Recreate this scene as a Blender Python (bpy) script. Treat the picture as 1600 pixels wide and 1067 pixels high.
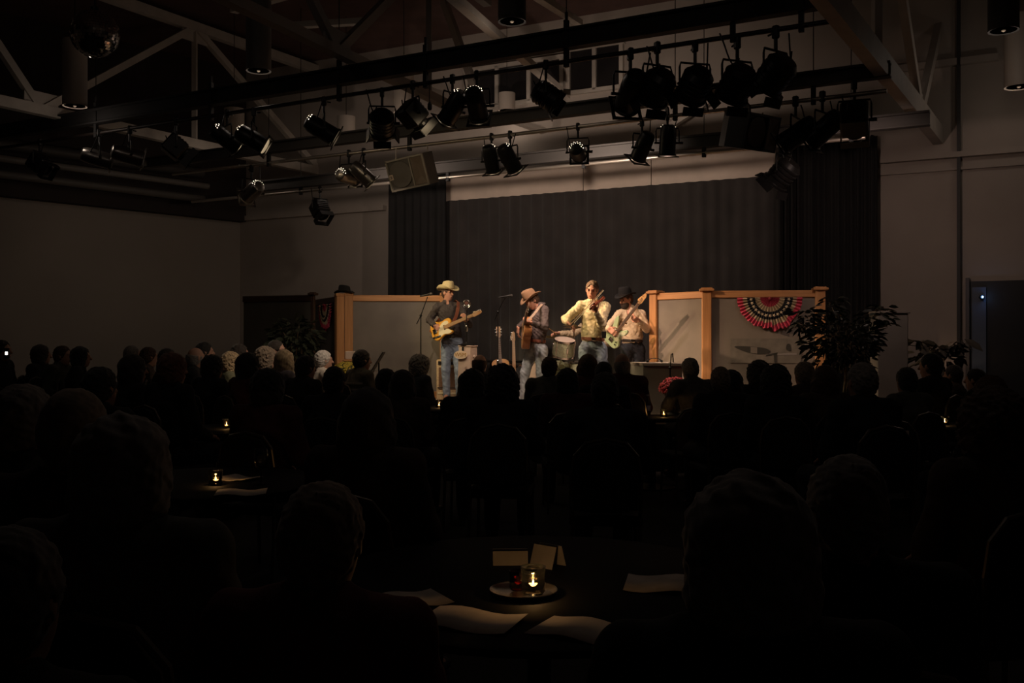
import bpy, math, random
import numpy as np
from mathutils import Vector, Matrix

for _o in list(bpy.data.objects):
    bpy.data.objects.remove(_o, do_unlink=True)
SC = bpy.context.scene
COL = SC.collection
random.seed(11)
V = Vector
PI = math.pi

# ------------------------------------------------------------------ camera
F, CX, CY, H = 1500.0, 800.0, 533.5, 1.55      # focal length in pixels of the 1600x1067 frame, eye height
cam = bpy.data.cameras.new('camera')
cam.sensor_width = 36.0
cam.lens = F / 1600.0 * 36.0
cam.clip_start = 0.05
cam.clip_end = 100
camo = bpy.data.objects.new('camera', cam)
COL.objects.link(camo)
camo.location = (0, 0, H)
camo.rotation_euler = (PI / 2, 0, 0)
SC.camera = camo

# ------------------------------------------------------------------ world, exposure
W = bpy.data.worlds.new('world')
SC.world = W
W.use_nodes = True
W.node_tree.nodes['Background'].inputs[0].default_value = (0.010, 0.008, 0.007, 1)
W.node_tree.nodes['Background'].inputs[1].default_value = 1.0
SC.view_settings.view_transform = 'Standard'
SC.view_settings.look = 'None'
SC.view_settings.exposure = EXPOSURE = 0.0
SC.view_settings.gamma = 1.0
SC.view_settings.use_curve_mapping = False

# stage lamps: which spot of the rig (pipe, pixel column) shines where, with what gel and power.
# The lamps themselves are made with their lighting cans below.
YELLOW, PINK, AMBER, WARM, WASH = (1.0, 0.76, 0.40), (1.0, 0.68, 0.56), (1.0, 0.63, 0.40), (1.0, 0.78, 0.58), (1.0, 0.80, 0.66)
LAMPS = {            # (pipe, px): (target, colour, watts, cone degrees, blend)
    ('A', 355): ((-1.0, 15.3, 1.9), YELLOW, 420, 30, 0.9),
    ('A', 397): ((1.1, 13.1, 1.7), YELLOW, 380, 34, 0.9),
    ('A', 506): ((2.5, 13.5, 1.5), AMBER, 950, 28, 0.9),
    ('A', 645): ((1.0, 13.2, 1.9), YELLOW, 300, 36, 1.0),
    ('A', 745): ((0.2, 14.3, 1.9), WARM, 240, 44, 1.0),
    ('A', 707): ((-2.9, 13.2, 1.2), WARM, 190, 44, 1.0),
    ('A', 597): ((-1.9, 15.8, 1.5), WARM, 190, 44, 1.0),
    ('B', 768): ((0.3, 14.3, 1.6), PINK, 170, 60, 1.0),
    ('B', 797): ((1.4, 14.2, 1.6), PINK, 220, 60, 1.0),
    ('B', 1043): ((1.9, 12.6, 1.4), PINK, 200, 60, 1.0),
    ('B', 393): ((-7.0, 18.0, 2.4), WASH, 24, 120, 1.0),
    ('B', 545): ((-1.0, 17.0, 3.9), WASH, 95, 125, 1.0),
    ('B', 903): ((1.6, 16.5, 3.9), WASH, 180, 125, 1.0),
    ('B', 1335): ((5.2, 14.2, 2.2), (1.0, 0.72, 0.62), 60, 125, 1.0),
}
FILL_W = 2.6         # added ambient fill: a point light hung below each cylinder

# ------------------------------------------------------------------ helpers
def PY(px, py, Y):
    return V(((px - CX) / F * Y, Y, H - (py - CY) / F * Y))
def PZ(px, py, Z):
    return PY(px, py, (H - Z) * F / (py - CY))
def LN(px, Y0, s=0.54, z=0.0):
    """point of the line Y = Y0 - s X seen at pixel column px"""
    k = (px - CX) / F
    Y = Y0 / (1 + s * k)
    return V((k * Y, Y, z))

MATS = {}
def mat(name, col, rough=0.6, metal=0.0, noise=0.0, nscale=8.0, bump=0.0, bscale=60.0, spec=0.5, emit=None, estr=0.0, sheen=0.0, coord='Object', stretch=None):
    if name in MATS:
        return MATS[name]
    m = bpy.data.materials.new(name)
    m.use_nodes = True
    nt = m.node_tree
    b = nt.nodes['Principled BSDF']
    c4 = (col[0], col[1], col[2], 1)
    b.inputs['Base Color'].default_value = c4
    b.inputs['Roughness'].default_value = rough
    b.inputs['Metallic'].default_value = metal
    b.inputs['Specular IOR Level'].default_value = spec
    if sheen:
        b.inputs['Sheen Weight'].default_value = sheen
    if emit:
        b.inputs['Emission Color'].default_value = (*emit, 1)
        b.inputs['Emission Strength'].default_value = estr
    if noise or bump:
        tc = nt.nodes.new('ShaderNodeTexCoord')
        src = tc.outputs[coord]
        if stretch:
            mp = nt.nodes.new('ShaderNodeMapping')
            mp.inputs['Scale'].default_value = stretch
            nt.links.new(src, mp.inputs['Vector'])
            src = mp.outputs['Vector']
    if noise:
        n = nt.nodes.new('ShaderNodeTexNoise')
        n.inputs['Scale'].default_value = nscale
        n.inputs['Detail'].default_value = 5
        nt.links.new(src, n.inputs['Vector'])
        r = nt.nodes.new('ShaderNodeValToRGB')
        r.color_ramp.elements[0].position = 0.32
        r.color_ramp.elements[1].position = 0.68
        r.color_ramp.elements[0].color = tuple(max(0, x * (1 - noise)) for x in col) + (1,)
        r.color_ramp.elements[1].color = tuple(min(1, x * (1 + noise)) for x in col) + (1,)
        nt.links.new(n.outputs['Fac'], r.inputs['Fac'])
        nt.links.new(r.outputs['Color'], b.inputs['Base Color'])
    if bump:
        n2 = nt.nodes.new('ShaderNodeTexNoise')
        n2.inputs['Scale'].default_value = bscale
        n2.inputs['Detail'].default_value = 3
        nt.links.new(src, n2.inputs['Vector'])
        bp = nt.nodes.new('ShaderNodeBump')
        bp.inputs['Strength'].default_value = bump
        bp.inputs['Distance'].default_value = 0.01
        nt.links.new(n2.outputs['Fac'], bp.inputs['Height'])
        nt.links.new(bp.outputs['Normal'], b.inputs['Normal'])
    MATS[name] = m
    return m

def glassmat(name, col, gloss=0.12):
    if name in MATS:
        return MATS[name]
    m = bpy.data.materials.new(name)
    m.use_nodes = True
    nt = m.node_tree
    for n in list(nt.nodes):
        if n.type == 'BSDF_PRINCIPLED':
            nt.nodes.remove(n)
    out = nt.nodes['Material Output']
    t = nt.nodes.new('ShaderNodeBsdfTransparent')
    t.inputs['Color'].default_value = (*col, 1)
    g = nt.nodes.new('ShaderNodeBsdfGlossy')
    g.inputs['Roughness'].default_value = 0.06
    fr = nt.nodes.new('ShaderNodeFresnel')
    fr.inputs['IOR'].default_value = 1.5
    mth = nt.nodes.new('ShaderNodeMath')
    mth.operation = 'ADD'
    mth.inputs[1].default_value = gloss
    nt.links.new(fr.outputs[0], mth.inputs[0])
    mx = nt.nodes.new('ShaderNodeMixShader')
    nt.links.new(mth.outputs[0], mx.inputs[0])
    nt.links.new(t.outputs[0], mx.inputs[1])
    nt.links.new(g.outputs[0], mx.inputs[2])
    nt.links.new(mx.outputs[0], out.inputs['Surface'])
    MATS[name] = m
    return m

def wood(name, c1, c2, rough=0.45, scale=3.0, stretch=(14, 14, 1.0)):
    if name in MATS:
        return MATS[name]
    m = bpy.data.materials.new(name)
    m.use_nodes = True
    nt = m.node_tree
    b = nt.nodes['Principled BSDF']
    b.inputs['Roughness'].default_value = rough
    tc = nt.nodes.new('ShaderNodeTexCoord')
    mp = nt.nodes.new('ShaderNodeMapping')
    mp.inputs['Scale'].default_value = stretch
    n = nt.nodes.new('ShaderNodeTexNoise')
    n.inputs['Scale'].default_value = scale
    n.inputs['Detail'].default_value = 6
    n.inputs['Distortion'].default_value = 0.6
    r = nt.nodes.new('ShaderNodeValToRGB')
    r.color_ramp.elements[0].position = 0.3
    r.color_ramp.elements[1].position = 0.7
    r.color_ramp.elements[0].color = (*c1, 1)
    r.color_ramp.elements[1].color = (*c2, 1)
    nt.links.new(tc.outputs['Object'], mp.inputs['Vector'])
    nt.links.new(mp.outputs['Vector'], n.inputs['Vector'])
    nt.links.new(n.outputs['Fac'], r.inputs['Fac'])
    nt.links.new(r.outputs['Color'], b.inputs['Base Color'])
    MATS[name] = m
    return m

WM = {}      # world matrix of every object made here
def put(o, parent=None, mw=None, local=None):
    COL.objects.link(o)
    if parent is not None:
        o.parent = parent
        if local is not None:
            o.matrix_local = local
            WM[o.name] = WM[parent.name] @ local
        else:
            WM[o.name] = WM[parent.name].copy()
    else:
        mw = mw or Matrix.Identity(4)
        o.matrix_world = mw
        WM[o.name] = mw
    return o
def tag(o, label, cat, group=None, kind=None):
    if label:
        o['label'] = label
    if cat:
        o['category'] = cat
    if group:
        o['group'] = group
    if kind:
        o['kind'] = kind
    return o
def thing(name, label, cat, loc=(0, 0, 0), rz=0.0, group=None, mw=None):
    o = bpy.data.objects.new(name, None)
    o.empty_display_size = 0.1
    if mw is None:
        mw = Matrix.Translation(V(loc)) @ Matrix.Rotation(rz, 4, 'Z')
    put(o, None, mw)
    return tag(o, label, cat, group)

def frame(x, z):
    """rotation with X along x and Z near z"""
    x = V(x).normalized()
    z = V(z)
    y = z.cross(x).normalized()
    z = x.cross(y)
    return Matrix((x, y, z)).transposed()

class MB:
    def __init__(s):
        s.v, s.f = [], []
    def add(s, vs, fs):
        n = len(s.v)
        s.v += [V(p) for p in vs]
        s.f += [tuple(i + n for i in f) for f in fs]
        return s
    def box(s, c, size, R=None):
        c = V(c)
        hx, hy, hz = size[0] / 2, size[1] / 2, size[2] / 2
        P = [V((x * hx, y * hy, z * hz)) for z in (-1, 1) for y in (-1, 1) for x in (-1, 1)]
        if R is not None:
            P = [R @ p for p in P]
        return s.add([c + p for p in P], [(0, 2, 3, 1), (4, 5, 7, 6), (0, 1, 5, 4), (2, 6, 7, 3), (0, 4, 6, 2), (1, 3, 7, 5)])
    def bbox(s, c, size, b=0.01, R=None):
        """box with bevelled edges"""
        c = V(c)
        h = [x / 2 for x in size]
        b = min(b, *[x * 0.45 for x in h])
        pts, idx = [], {}
        for sx in (-1, 1):
            for sy in (-1, 1):
                for sz in (-1, 1):
                    for a in range(3):
                        p = [sx * (h[0] - b), sy * (h[1] - b), sz * (h[2] - b)]
                        p[a] = (sx, sy, sz)[a] * h[a]
                        idx[(sx, sy, sz, a)] = len(pts)
                        pts.append(V(p))
        fs = []
        for a in range(3):
            for sg in (-1, 1):
                o1, o2 = (a + 1) % 3, (a + 2) % 3
                q = []
                for u, w in ((-1, -1), (1, -1), (1, 1), (-1, 1)):
                    k = [0, 0, 0]
                    k[a], k[o1], k[o2] = sg, u, w
                    q.append(idx[(*k, a)])
                fs.append(tuple(q if sg > 0 else q[::-1]))
        for a in range(3):
            o1, o2 = (a + 1) % 3, (a + 2) % 3
            for u in (-1, 1):
                for w in (-1, 1):
                    k0, k1 = [0, 0, 0], [0, 0, 0]
                    k0[a], k0[o1], k0[o2] = -1, u, w
                    k1[a], k1[o1], k1[o2] = 1, u, w
                    q = [idx[(*k0, o1)], idx[(*k1, o1)], idx[(*k1, o2)], idx[(*k0, o2)]]
                    fs.append(tuple(q if u * w < 0 else q[::-1]))
        for sx in (-1, 1):
            for sy in (-1, 1):
                for sz in (-1, 1):
                    q = [idx[(sx, sy, sz, a)] for a in range(3)]
                    fs.append(tuple(q if sx * sy * sz > 0 else q[::-1]))
        if R is not None:
            pts = [R @ p for p in pts]
        return s.add([c + p for p in pts], fs)
    def tube(s, pts, r, n=8, caps=True, closed=False):
        pts = [V(p) for p in pts]
        m = len(pts)
        rr = r if isinstance(r, (list, tuple)) else [r] * m
        rings = []
        up = None
        for i, p in enumerate(pts):
            if closed:
                t = (pts[(i + 1) % m] - pts[i - 1]).normalized()
            else:
                t = (pts[min(i + 1, m - 1)] - pts[max(i - 1, 0)]).normalized()
            if up is None:
                up = V((0, 0, 1)) if abs(t.z) < 0.9 else V((1, 0, 0))
            a = t.cross(up)
            if a.length < 1e-6:
                a = t.orthogonal()
            a.normalize()
            b = a.cross(t).normalized()
            up = b
            rings.append([p + (a * math.cos(2 * PI * k / n) + b * math.sin(2 * PI * k / n)) * rr[i] for k in range(n)])
        vs = [q for ring in rings for q in ring]
        fs = []
        for i in range(m if closed else m - 1):
            j = (i + 1) % m
            for k in range(n):
                fs.append((i * n + k, i * n + (k + 1) % n, j * n + (k + 1) % n, j * n + k))
        if caps and not closed:
            fs.append(tuple(range(n - 1, -1, -1)))
            fs.append(tuple((m - 1) * n + k for k in range(n)))
        return s.add(vs, fs)
    def lathe(s, prof, n=20, c=(0, 0, 0), R=None, sx=1.0, sy=1.0):
        """prof: (radius, z) list, about Z; R rotates it"""
        c = V(c)
        vs, fs = [], []
        for (r, z) in prof:
            for k in range(n):
                a = 2 * PI * k / n
                p = V((r * math.cos(a) * sx, r * math.sin(a) * sy, z))
                vs.append(c + (R @ p if R is not None else p))
        for i in range(len(prof) - 1):
            for k in range(n):
                fs.append((i * n + k, i * n + (k + 1) % n, (i + 1) * n + (k + 1) % n, (i + 1) * n + k))
        if prof[0][0] > 1e-5:
            fs.append(tuple(range(n - 1, -1, -1)))
        if prof[-1][0] > 1e-5:
            fs.append(tuple((len(prof) - 1) * n + k for k in range(n)))
        return s.add(vs, fs)
    def ball(s, c, r, n=12, m=8, R=None):
        r = r if isinstance(r, (list, tuple)) else (r, r, r)
        c = V(c)
        vs, fs = [], []
        for i in range(m + 1):
            th = PI * i / m
            for k in range(n):
                a = 2 * PI * k / n
                p = V((r[0] * math.sin(th) * math.cos(a), r[1] * math.sin(th) * math.sin(a), -r[2] * math.cos(th)))
                vs.append(c + (R @ p if R is not None else p))
        for i in range(m):
            for k in range(n):
                fs.append((i * n + k, i * n + (k + 1) % n, (i + 1) * n + (k + 1) % n, (i + 1) * n + k))
        return s.add(vs, fs)
    def prism(s, outline, z0, z1, R=None, c=(0, 0, 0), bevel=0.0):
        """closed outline of (x, y), counter-clockwise, extruded z0..z1, optional bevelled rims"""
        c = V(c)
        n = len(outline)
        cx = sum(p[0] for p in outline) / n
        cy = sum(p[1] for p in outline) / n
        def ring(z, inset):
            out = []
            for i in range(n):
                a, b, d = V(outline[i - 1]), V(outline[i]), V(outline[(i + 1) % n])
                t = (d - a)
                nn = V((-t.y, t.x)).normalized() if t.length > 1e-9 else V((0, 0))
                q = b + nn * inset
                out.append((q.x, q.y, z))
            return out
        if bevel:
            rs = [ring(z0, bevel), ring(z0 + bevel, 0), ring(z1 - bevel, 0), ring(z1, bevel)]
        else:
            rs = [ring(z0, 0), ring(z1, 0)]
        vs = [V(p) for r in rs for p in r]
        if R is not None:
            vs = [R @ p for p in vs]
        fs = []
        for i in range(len(rs) - 1):
            for k in range(n):
                fs.append((i * n + k, i * n + (k + 1) % n, (i + 1) * n + (k + 1) % n, (i + 1) * n + k))
        fs.append(tuple(range(n - 1, -1, -1)))
        fs.append(tuple((len(rs) - 1) * n + k for k in range(n)))
        return s.add([c + p for p in vs], fs)
    def mesh(s, name, m, smooth=False, inv=None):
        me = bpy.data.meshes.new(name)
        vs = s.v if inv is None else [inv @ p for p in s.v]
        me.from_pydata([tuple(p) for p in vs], [], s.f)
        if m is not None:
            me.materials.append(m)
        if smooth:
            me.polygons.foreach_set('use_smooth', [True] * len(me.polygons))
        me.update()
        return me
    def build(s, name, m, parent=None, smooth=False, world=False, mw=None):
        inv = WM[parent.name].inverted() if (world and parent is not None) else None
        o = bpy.data.objects.new(name, s.mesh(name, m, smooth, inv))
        put(o, parent, mw)
        if smooth == 'auto':
            sharp(o.data)
        return o

def sharp(me, ang=0.7):
    me.polygons.foreach_set('use_smooth', [True] * len(me.polygons))
    try:
        me.set_sharp_from_angle(angle=ang)
    except Exception:
        pass

def inst(me, name, parent=None, local=None, mw=None, m=None):
    o = bpy.data.objects.new(name, me)
    put(o, parent, mw, local)
    if m is not None:
        if not me.materials:
            me.materials.append(m)
        o.material_slots[0].link = 'OBJECT'
        o.material_slots[0].material = m
    return o

def seg(a, b, w, h, mb=None):
    """box beam from a to b, w wide, h high"""
    a, b = V(a), V(b)
    mb = mb or MB()
    d = b - a
    z = V((0, 0, 1)) if abs(d.normalized().z) < 0.95 else V((0, 1, 0))
    return mb.box((a + b) / 2, (d.length, w, h), frame(d, z))

def struct(o):
    o['kind'] = 'structure'
    return o

def text_mesh(txt, size, depth=0.002):
    cu = bpy.data.curves.new('txt', 'FONT')
    cu.body = txt
    cu.size = size
    cu.align_x = 'CENTER'
    cu.align_y = 'CENTER'
    cu.extrude = depth
    o = bpy.data.objects.new('txt', cu)
    COL.objects.link(o)
    dg = bpy.context.evaluated_depsgraph_get()
    me = bpy.data.meshes.new_from_object(o.evaluated_get(dg))
    bpy.data.objects.remove(o, do_unlink=True)
    return me

# ------------------------------------------------------------------ signed-distance sculpting (bodies, clothes, hair)
class Sdf:
    def __init__(s):
        s.p = []
        s.lo = np.full(3, 1e9)
        s.hi = np.full(3, -1e9)
    def _b(s, lo, hi, op):
        if op == 'u':
            s.lo = np.minimum(s.lo, lo)
            s.hi = np.maximum(s.hi, hi)
    def cone(s, a, b, ra, rb, k=0.02, flat=None, op='u'):
        a, b = np.array(a, float), np.array(b, float)
        r = max(ra, rb)
        lo, hi = np.minimum(a, b) - r, np.maximum(a, b) + r
        s.p.append(('c', lo, hi, k, op, (a, b, ra, rb, flat)))
        s._b(lo, hi, op)
        return s
    def ell(s, c, r, R=None, k=0.02, op='u'):
        c, r = np.array(c, float), np.array(r, float)
        R = np.array(R, float) if R is not None else np.eye(3)
        e = np.sqrt(((R * r) ** 2).sum(1))
        s.p.append(('e', c - e, c + e, k, op, (c, r, R)))
        s._b(c - e, c + e, op)
        return s
    def box(s, c, h, R=None, rd=0.01, k=0.01, op='u'):
        c, h = np.array(c, float), np.array(h, float)
        R = np.array(R, float) if R is not None else np.eye(3)
        e = (np.abs(R) * h).sum(1)
        s.p.append(('b', c - e, c + e, k, op, (c, h, R, rd)))
        s._b(c - e, c + e, op)
        return s
    def grid(s, vox, noise=None):
        o = s.lo - 3 * vox
        n = np.ceil((s.hi + 3 * vox - o) / vox).astype(int) + 1
        d = np.full(n, 0.5, np.float32)
        for (t, lo, hi, k, op, q) in s.p:
            pad = k + 2.5 * vox + 0.015
            i0 = np.clip(np.floor((lo - pad - o) / vox).astype(int), 0, n - 1)
            i1 = np.clip(np.ceil((hi + pad - o) / vox).astype(int) + 1, 1, n)
            if (i1 <= i0).any():
                continue
            X = (o[0] + vox * np.arange(i0[0], i1[0], dtype=np.float32))[:, None, None]
            Y = (o[1] + vox * np.arange(i0[1], i1[1], dtype=np.float32))[None, :, None]
            Z = (o[2] + vox * np.arange(i0[2], i1[2], dtype=np.float32))[None, None, :]
            if t == 'c':
                a, b, ra, rb, fl = q
                px, py, pz = X - a[0], Y - a[1], Z - a[2]
                ab = b - a
                if fl is not None:
                    nv, f = np.array(fl[0], float), fl[1]
                    dp = (px * nv[0] + py * nv[1] + pz * nv[2]) * (1 / f - 1)
                    px, py, pz = px + nv[0] * dp, py + nv[1] * dp, pz + nv[2] * dp
                L = float(ab @ ab) or 1e-9
                tt = np.clip((px * ab[0] + py * ab[1] + pz * ab[2]) / L, 0, 1)
                dd = np.sqrt((px - ab[0] * tt) ** 2 + (py - ab[1] * tt) ** 2 + (pz - ab[2] * tt) ** 2) - (ra + (rb - ra) * tt)
                if fl is not None:
                    dd = dd * (0.5 + 0.5 * fl[1])
            elif t == 'e':
                c, r, R = q
                px, py, pz = X - c[0], Y - c[1], Z - c[2]
                lx = (px * R[0, 0] + py * R[1, 0] + pz * R[2, 0])
                ly = (px * R[0, 1] + py * R[1, 1] + pz * R[2, 1])
                lz = (px * R[0, 2] + py * R[1, 2] + pz * R[2, 2])
                k0 = np.sqrt((lx / r[0]) ** 2 + (ly / r[1]) ** 2 + (lz / r[2]) ** 2)
                k1 = np.sqrt((lx / r[0] ** 2) ** 2 + (ly / r[1] ** 2) ** 2 + (lz / r[2] ** 2) ** 2) + 1e-6
                dd = k0 * (k0 - 1) / k1
            else:
                c, h, R, rd = q
                px, py, pz = X - c[0], Y - c[1], Z - c[2]
                qx = np.abs(px * R[0, 0] + py * R[1, 0] + pz * R[2, 0]) - h[0] + rd
                qy = np.abs(px * R[0, 1] + py * R[1, 1] + pz * R[2, 1]) - h[1] + rd
                qz = np.abs(px * R[0, 2] + py * R[1, 2] + pz * R[2, 2]) - h[2] + rd
                dd = np.sqrt(np.maximum(qx, 0) ** 2 + np.maximum(qy, 0) ** 2 + np.maximum(qz, 0) ** 2) + np.minimum(np.maximum(qx, np.maximum(qy, qz)), 0) - rd
            sl = (slice(i0[0], i1[0]), slice(i0[1], i1[1]), slice(i0[2], i1[2]))
            cur = d[sl]
            if op == 'u':
                hh = np.maximum(k - np.abs(cur - dd), 0) / max(k, 1e-6)
                d[sl] = np.minimum(cur, dd) - hh * hh * k * 0.25
            else:
                hh = np.maximum(k - np.abs(cur + dd), 0) / max(k, 1e-6)
                d[sl] = np.maximum(cur, -dd) + hh * hh * k * 0.25
        if noise:
            amp, fr, ph = noise
            X = (o[0] + vox * np.arange(n[0], dtype=np.float32))[:, None, None]
            Y = (o[1] + vox * np.arange(n[1], dtype=np.float32))[None, :, None]
            Z = (o[2] + vox * np.arange(n[2], dtype=np.float32))[None, None, :]
            X, Y, Z = (X + 0.9 / fr * np.sin(fr * .37 * Y + 1.3) + .7 / fr * np.sin(fr * .63 * Z + ph), Y + 0.9 / fr * np.sin(fr * .43 * Z + .7) + .7 / fr * np.sin(fr * .57 * X), Z + 0.9 / fr * np.sin(fr * .47 * X + 2.1) + .7 / fr * np.sin(fr * .67 * Y + ph))
            w = np.sin(fr * (X * 1.1 + Z * 0.55) + ph + 1.7 * np.sin(fr * 0.45 * (Y - Z) + ph)) * np.sin(fr * 0.8 * (Z + 0.35 * X - 0.4 * Y) + 2.1 * ph)
            w = w + 0.5 * np.sin(fr * 2.1 * (Z * 0.8 - X * 0.5) + 3 * ph) * np.sin(fr * 1.7 * (Y + X) + ph)
            d += (amp * w).astype(np.float32)
        return d, o
    def mesh(s, name, vox, noise=None, mats=None):
        d, o = s.grid(vox, noise)
        d[0], d[-1] = 0.5, 0.5
        d[:, 0], d[:, -1] = 0.5, 0.5
        d[:, :, 0], d[:, :, -1] = 0.5, 0.5
        ins = d < 0
        c = np.zeros(np.array(d.shape) - 1, np.int8)
        offs = [(i, j, k) for i in (0, 1) for j in (0, 1) for k in (0, 1)]
        nx, ny, nz = c.shape
        for (i, j, k) in offs:
            c += ins[i:nx + i, j:ny + j, k:nz + k]
        act = (c > 0) & (c < 8)
        ids = np.argwhere(act)
        vals = np.stack([d[ids[:, 0] + i, ids[:, 1] + j, ids[:, 2] + k] for (i, j, k) in offs], 1)
        acc = np.zeros((len(ids), 3))
        cnt = np.zeros(len(ids))
        for a in range(8):
            for b in range(a + 1, 8):
                df = np.array(offs[b]) - np.array(offs[a])
                if np.abs(df).sum() != 1:
                    continue
                va, vb = vals[:, a], vals[:, b]
                mk = (va < 0) != (vb < 0)
                t = np.where(mk, va / np.where(mk, va - vb, 1), 0)
                acc += (np.array(offs[a])[None] + t[:, None] * df[None]) * mk[:, None]
                cnt += mk
        vs = (ids + acc / cnt[:, None]) * vox + o
        vid = np.full(c.shape, -1, np.int64)
        vid[act] = np.arange(len(ids))
        quads = []
        for ax in range(3):
            b, e = (ax + 1) % 3, (ax + 2) % 3
            s0, s1 = [slice(1, -1)] * 3, [slice(1, -1)] * 3
            s0[ax], s1[ax] = slice(0, -1), slice(1, None)
            A, B = ins[tuple(s0)], ins[tuple(s1)]
            ix = np.argwhere(A != B)
            base = ix.copy()
            base[:, b] += 1
            base[:, e] += 1
            fl = ~ins[base[:, 0], base[:, 1], base[:, 2]]
            def cell(db, de):
                q = base.copy()
                q[:, b] += db
                q[:, e] += de
                return vid[q[:, 0], q[:, 1], q[:, 2]]
            q = np.stack([cell(-1, -1), cell(0, -1), cell(0, 0), cell(-1, 0)], 1)
            q[fl] = q[fl][:, ::-1]
            quads.append(q)
        q = np.concatenate(quads)
        q = q[(q >= 0).all(1)]
        me = bpy.data.meshes.new(name)
        me.vertices.add(len(vs))
        me.vertices.foreach_set('co', vs.astype(np.float32).ravel())
        me.loops.add(q.size)
        me.loops.foreach_set('vertex_index', q.astype(np.int32).ravel())
        me.polygons.add(len(q))
        me.polygons.foreach_set('loop_start', np.arange(0, q.size, 4, dtype=np.int32))
        me.polygons.foreach_set('use_smooth', np.ones(len(q), bool))
        me.update(calc_edges=True)
        me.validate()
        for m in (mats or []):
            me.materials.append(m)
        return me
    def build(s, name, vox, m, parent, noise=None, world=True):
        me = s.mesh(name, vox, noise, [m])
        if world:
            me.transform(WM[parent.name].inverted())
        o = bpy.data.objects.new(name, me)
        return put(o, parent)

# ================================================================== SETTING
M_floor = mat('carpet', (0.030, 0.026, 0.025), 0.95, noise=0.3, nscale=30, bump=0.3, bscale=300)
M_ceil = mat('ceiling_paint', (0.085, 0.045, 0.036), 0.9, noise=0.15, nscale=3)
M_wallb = mat('back_wall_paint', (0.34, 0.29, 0.25), 0.85, noise=0.07, nscale=1.2, bump=0.1, bscale=40)
M_walll = mat('left_wall_paint', (0.30, 0.26, 0.225), 0.9, noise=0.05, nscale=0.8)
M_black = mat('black_paint', (0.012, 0.011, 0.011), 0.75)
M_blk2 = mat('black_metal', (0.010, 0.010, 0.010), 0.45, 0.3)
M_white = mat('white_steel', (0.42, 0.37, 0.32), 0.6, noise=0.08, nscale=5)
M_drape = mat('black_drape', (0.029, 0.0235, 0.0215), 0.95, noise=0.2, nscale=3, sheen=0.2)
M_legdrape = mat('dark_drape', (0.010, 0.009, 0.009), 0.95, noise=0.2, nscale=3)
M_stage = wood('stage_boards', (0.42, 0.33, 0.25), (0.56, 0.45, 0.35), 0.5, 2.0, (1, 12, 1))
M_pipe = mat('pipe_steel', (0.40, 0.35, 0.30), 0.38, 0.75)

BW0, BS = 17.6, 0.517                       # the back wall: Y = BW0 - BS X
def back(px, off=0.0, z=0.0):
    return LN(px, BW0 - off, BS, z)
UB = V((1, -BS, 0)).normalized()            # along the back wall, to the right
NB = V((BS, 1, 0)).normalized()             # into the wall
CEIL = 7.3
cl = back(375)
cr = LN(2000, BW0, BS)
dl = V((-3.21, -3.64, 0)).normalized()
l1 = cl + dl * 11.5
def wall(name, a, b, z0, z1, m, t=0.2, out=None):
    a, b = V(a), V(b)
    d = (b - a).normalized()
    n = V((-d.y, d.x, 0))
    if out is not None and n.dot(V(out)) < 0:
        n = -n
    c = (a + b) / 2 + n * t / 2
    mb = MB().box((c.x, c.y, (z0 + z1) / 2), ((b - a).length, t, z1 - z0), frame(d, (0, 0, 1)))
    return struct(mb.build(name, m))
struct(MB().box((-5, 8, -0.05), (46, 36, 0.1)).build('floor', M_floor))
struct(MB().box((-5, 8, CEIL + 0.05), (46, 36, 0.1)).build('ceiling', M_ceil))
wall_back = wall('wall_back', cl, cr, 0, CEIL, M_wallb, out=NB)
wall('wall_left', cl, l1, 0, CEIL, M_walll, out=(-1, 1, 0))
r1 = cr - V((0.459, 0.888, 0)) * 18
wall('wall_right', cr, r1, 0, CEIL, M_wallb, out=(1, 0, 0))
l2 = V((l1.x, -4.0, 0))
wall('wall_left_rear', l1, l2, 0, CEIL, M_walll, out=(-1, 0, 0))
wall('wall_rear', l2, V((r1.x, -4.0, 0)), 0, CEIL, M_walll, out=(0, -1, 0))
wall('wall_right_rear', r1, V((r1.x, -4.0, 0)), 0, CEIL, M_walll, out=(1, 0, 0))

# dark bulkhead over the left wall, ending at 4.1 m
inn = V((0.76, -0.65, 0)).normalized()
mb = MB()
a, b = cl + inn * 0.02 + dl * 0.02, l1 + inn * 0.02
mb.box(((a + b) / 2 + inn * 0.12 + V((0, 0, 5.7))), ((b - a).length, 0.24, 3.2), frame(dl, (0, 0, 1)))
struct(mb.build('trim_1', mat('bulkhead_paint', (0.030, 0.021, 0.019), 0.9, noise=0.15, nscale=2)))
for i, (z, r, off, c) in enumerate(((4.42, 0.075, 0.55, 0.10), (4.66, 0.06, 0.72, 0.16), (4.95, 0.10, 0.5, 0.06))):
    p, q = cl + dl * 1.2 + inn * off, cl + dl * 8.5 + inn * off
    o = MB().tube([p + V((0, 0, z)), q + V((0, 0, z))], r, 12).build('duct', mat('duct_%d' % i, (c, c * .9, c * .8), 0.6), smooth='auto')
    tag(o, ('lowest grey duct along the top of the left wall', 'middle pale duct along the top of the left wall', 'uppermost dark duct along the top of the left wall')[i], 'duct', 'ducts over the left wall', 'structure')

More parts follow.
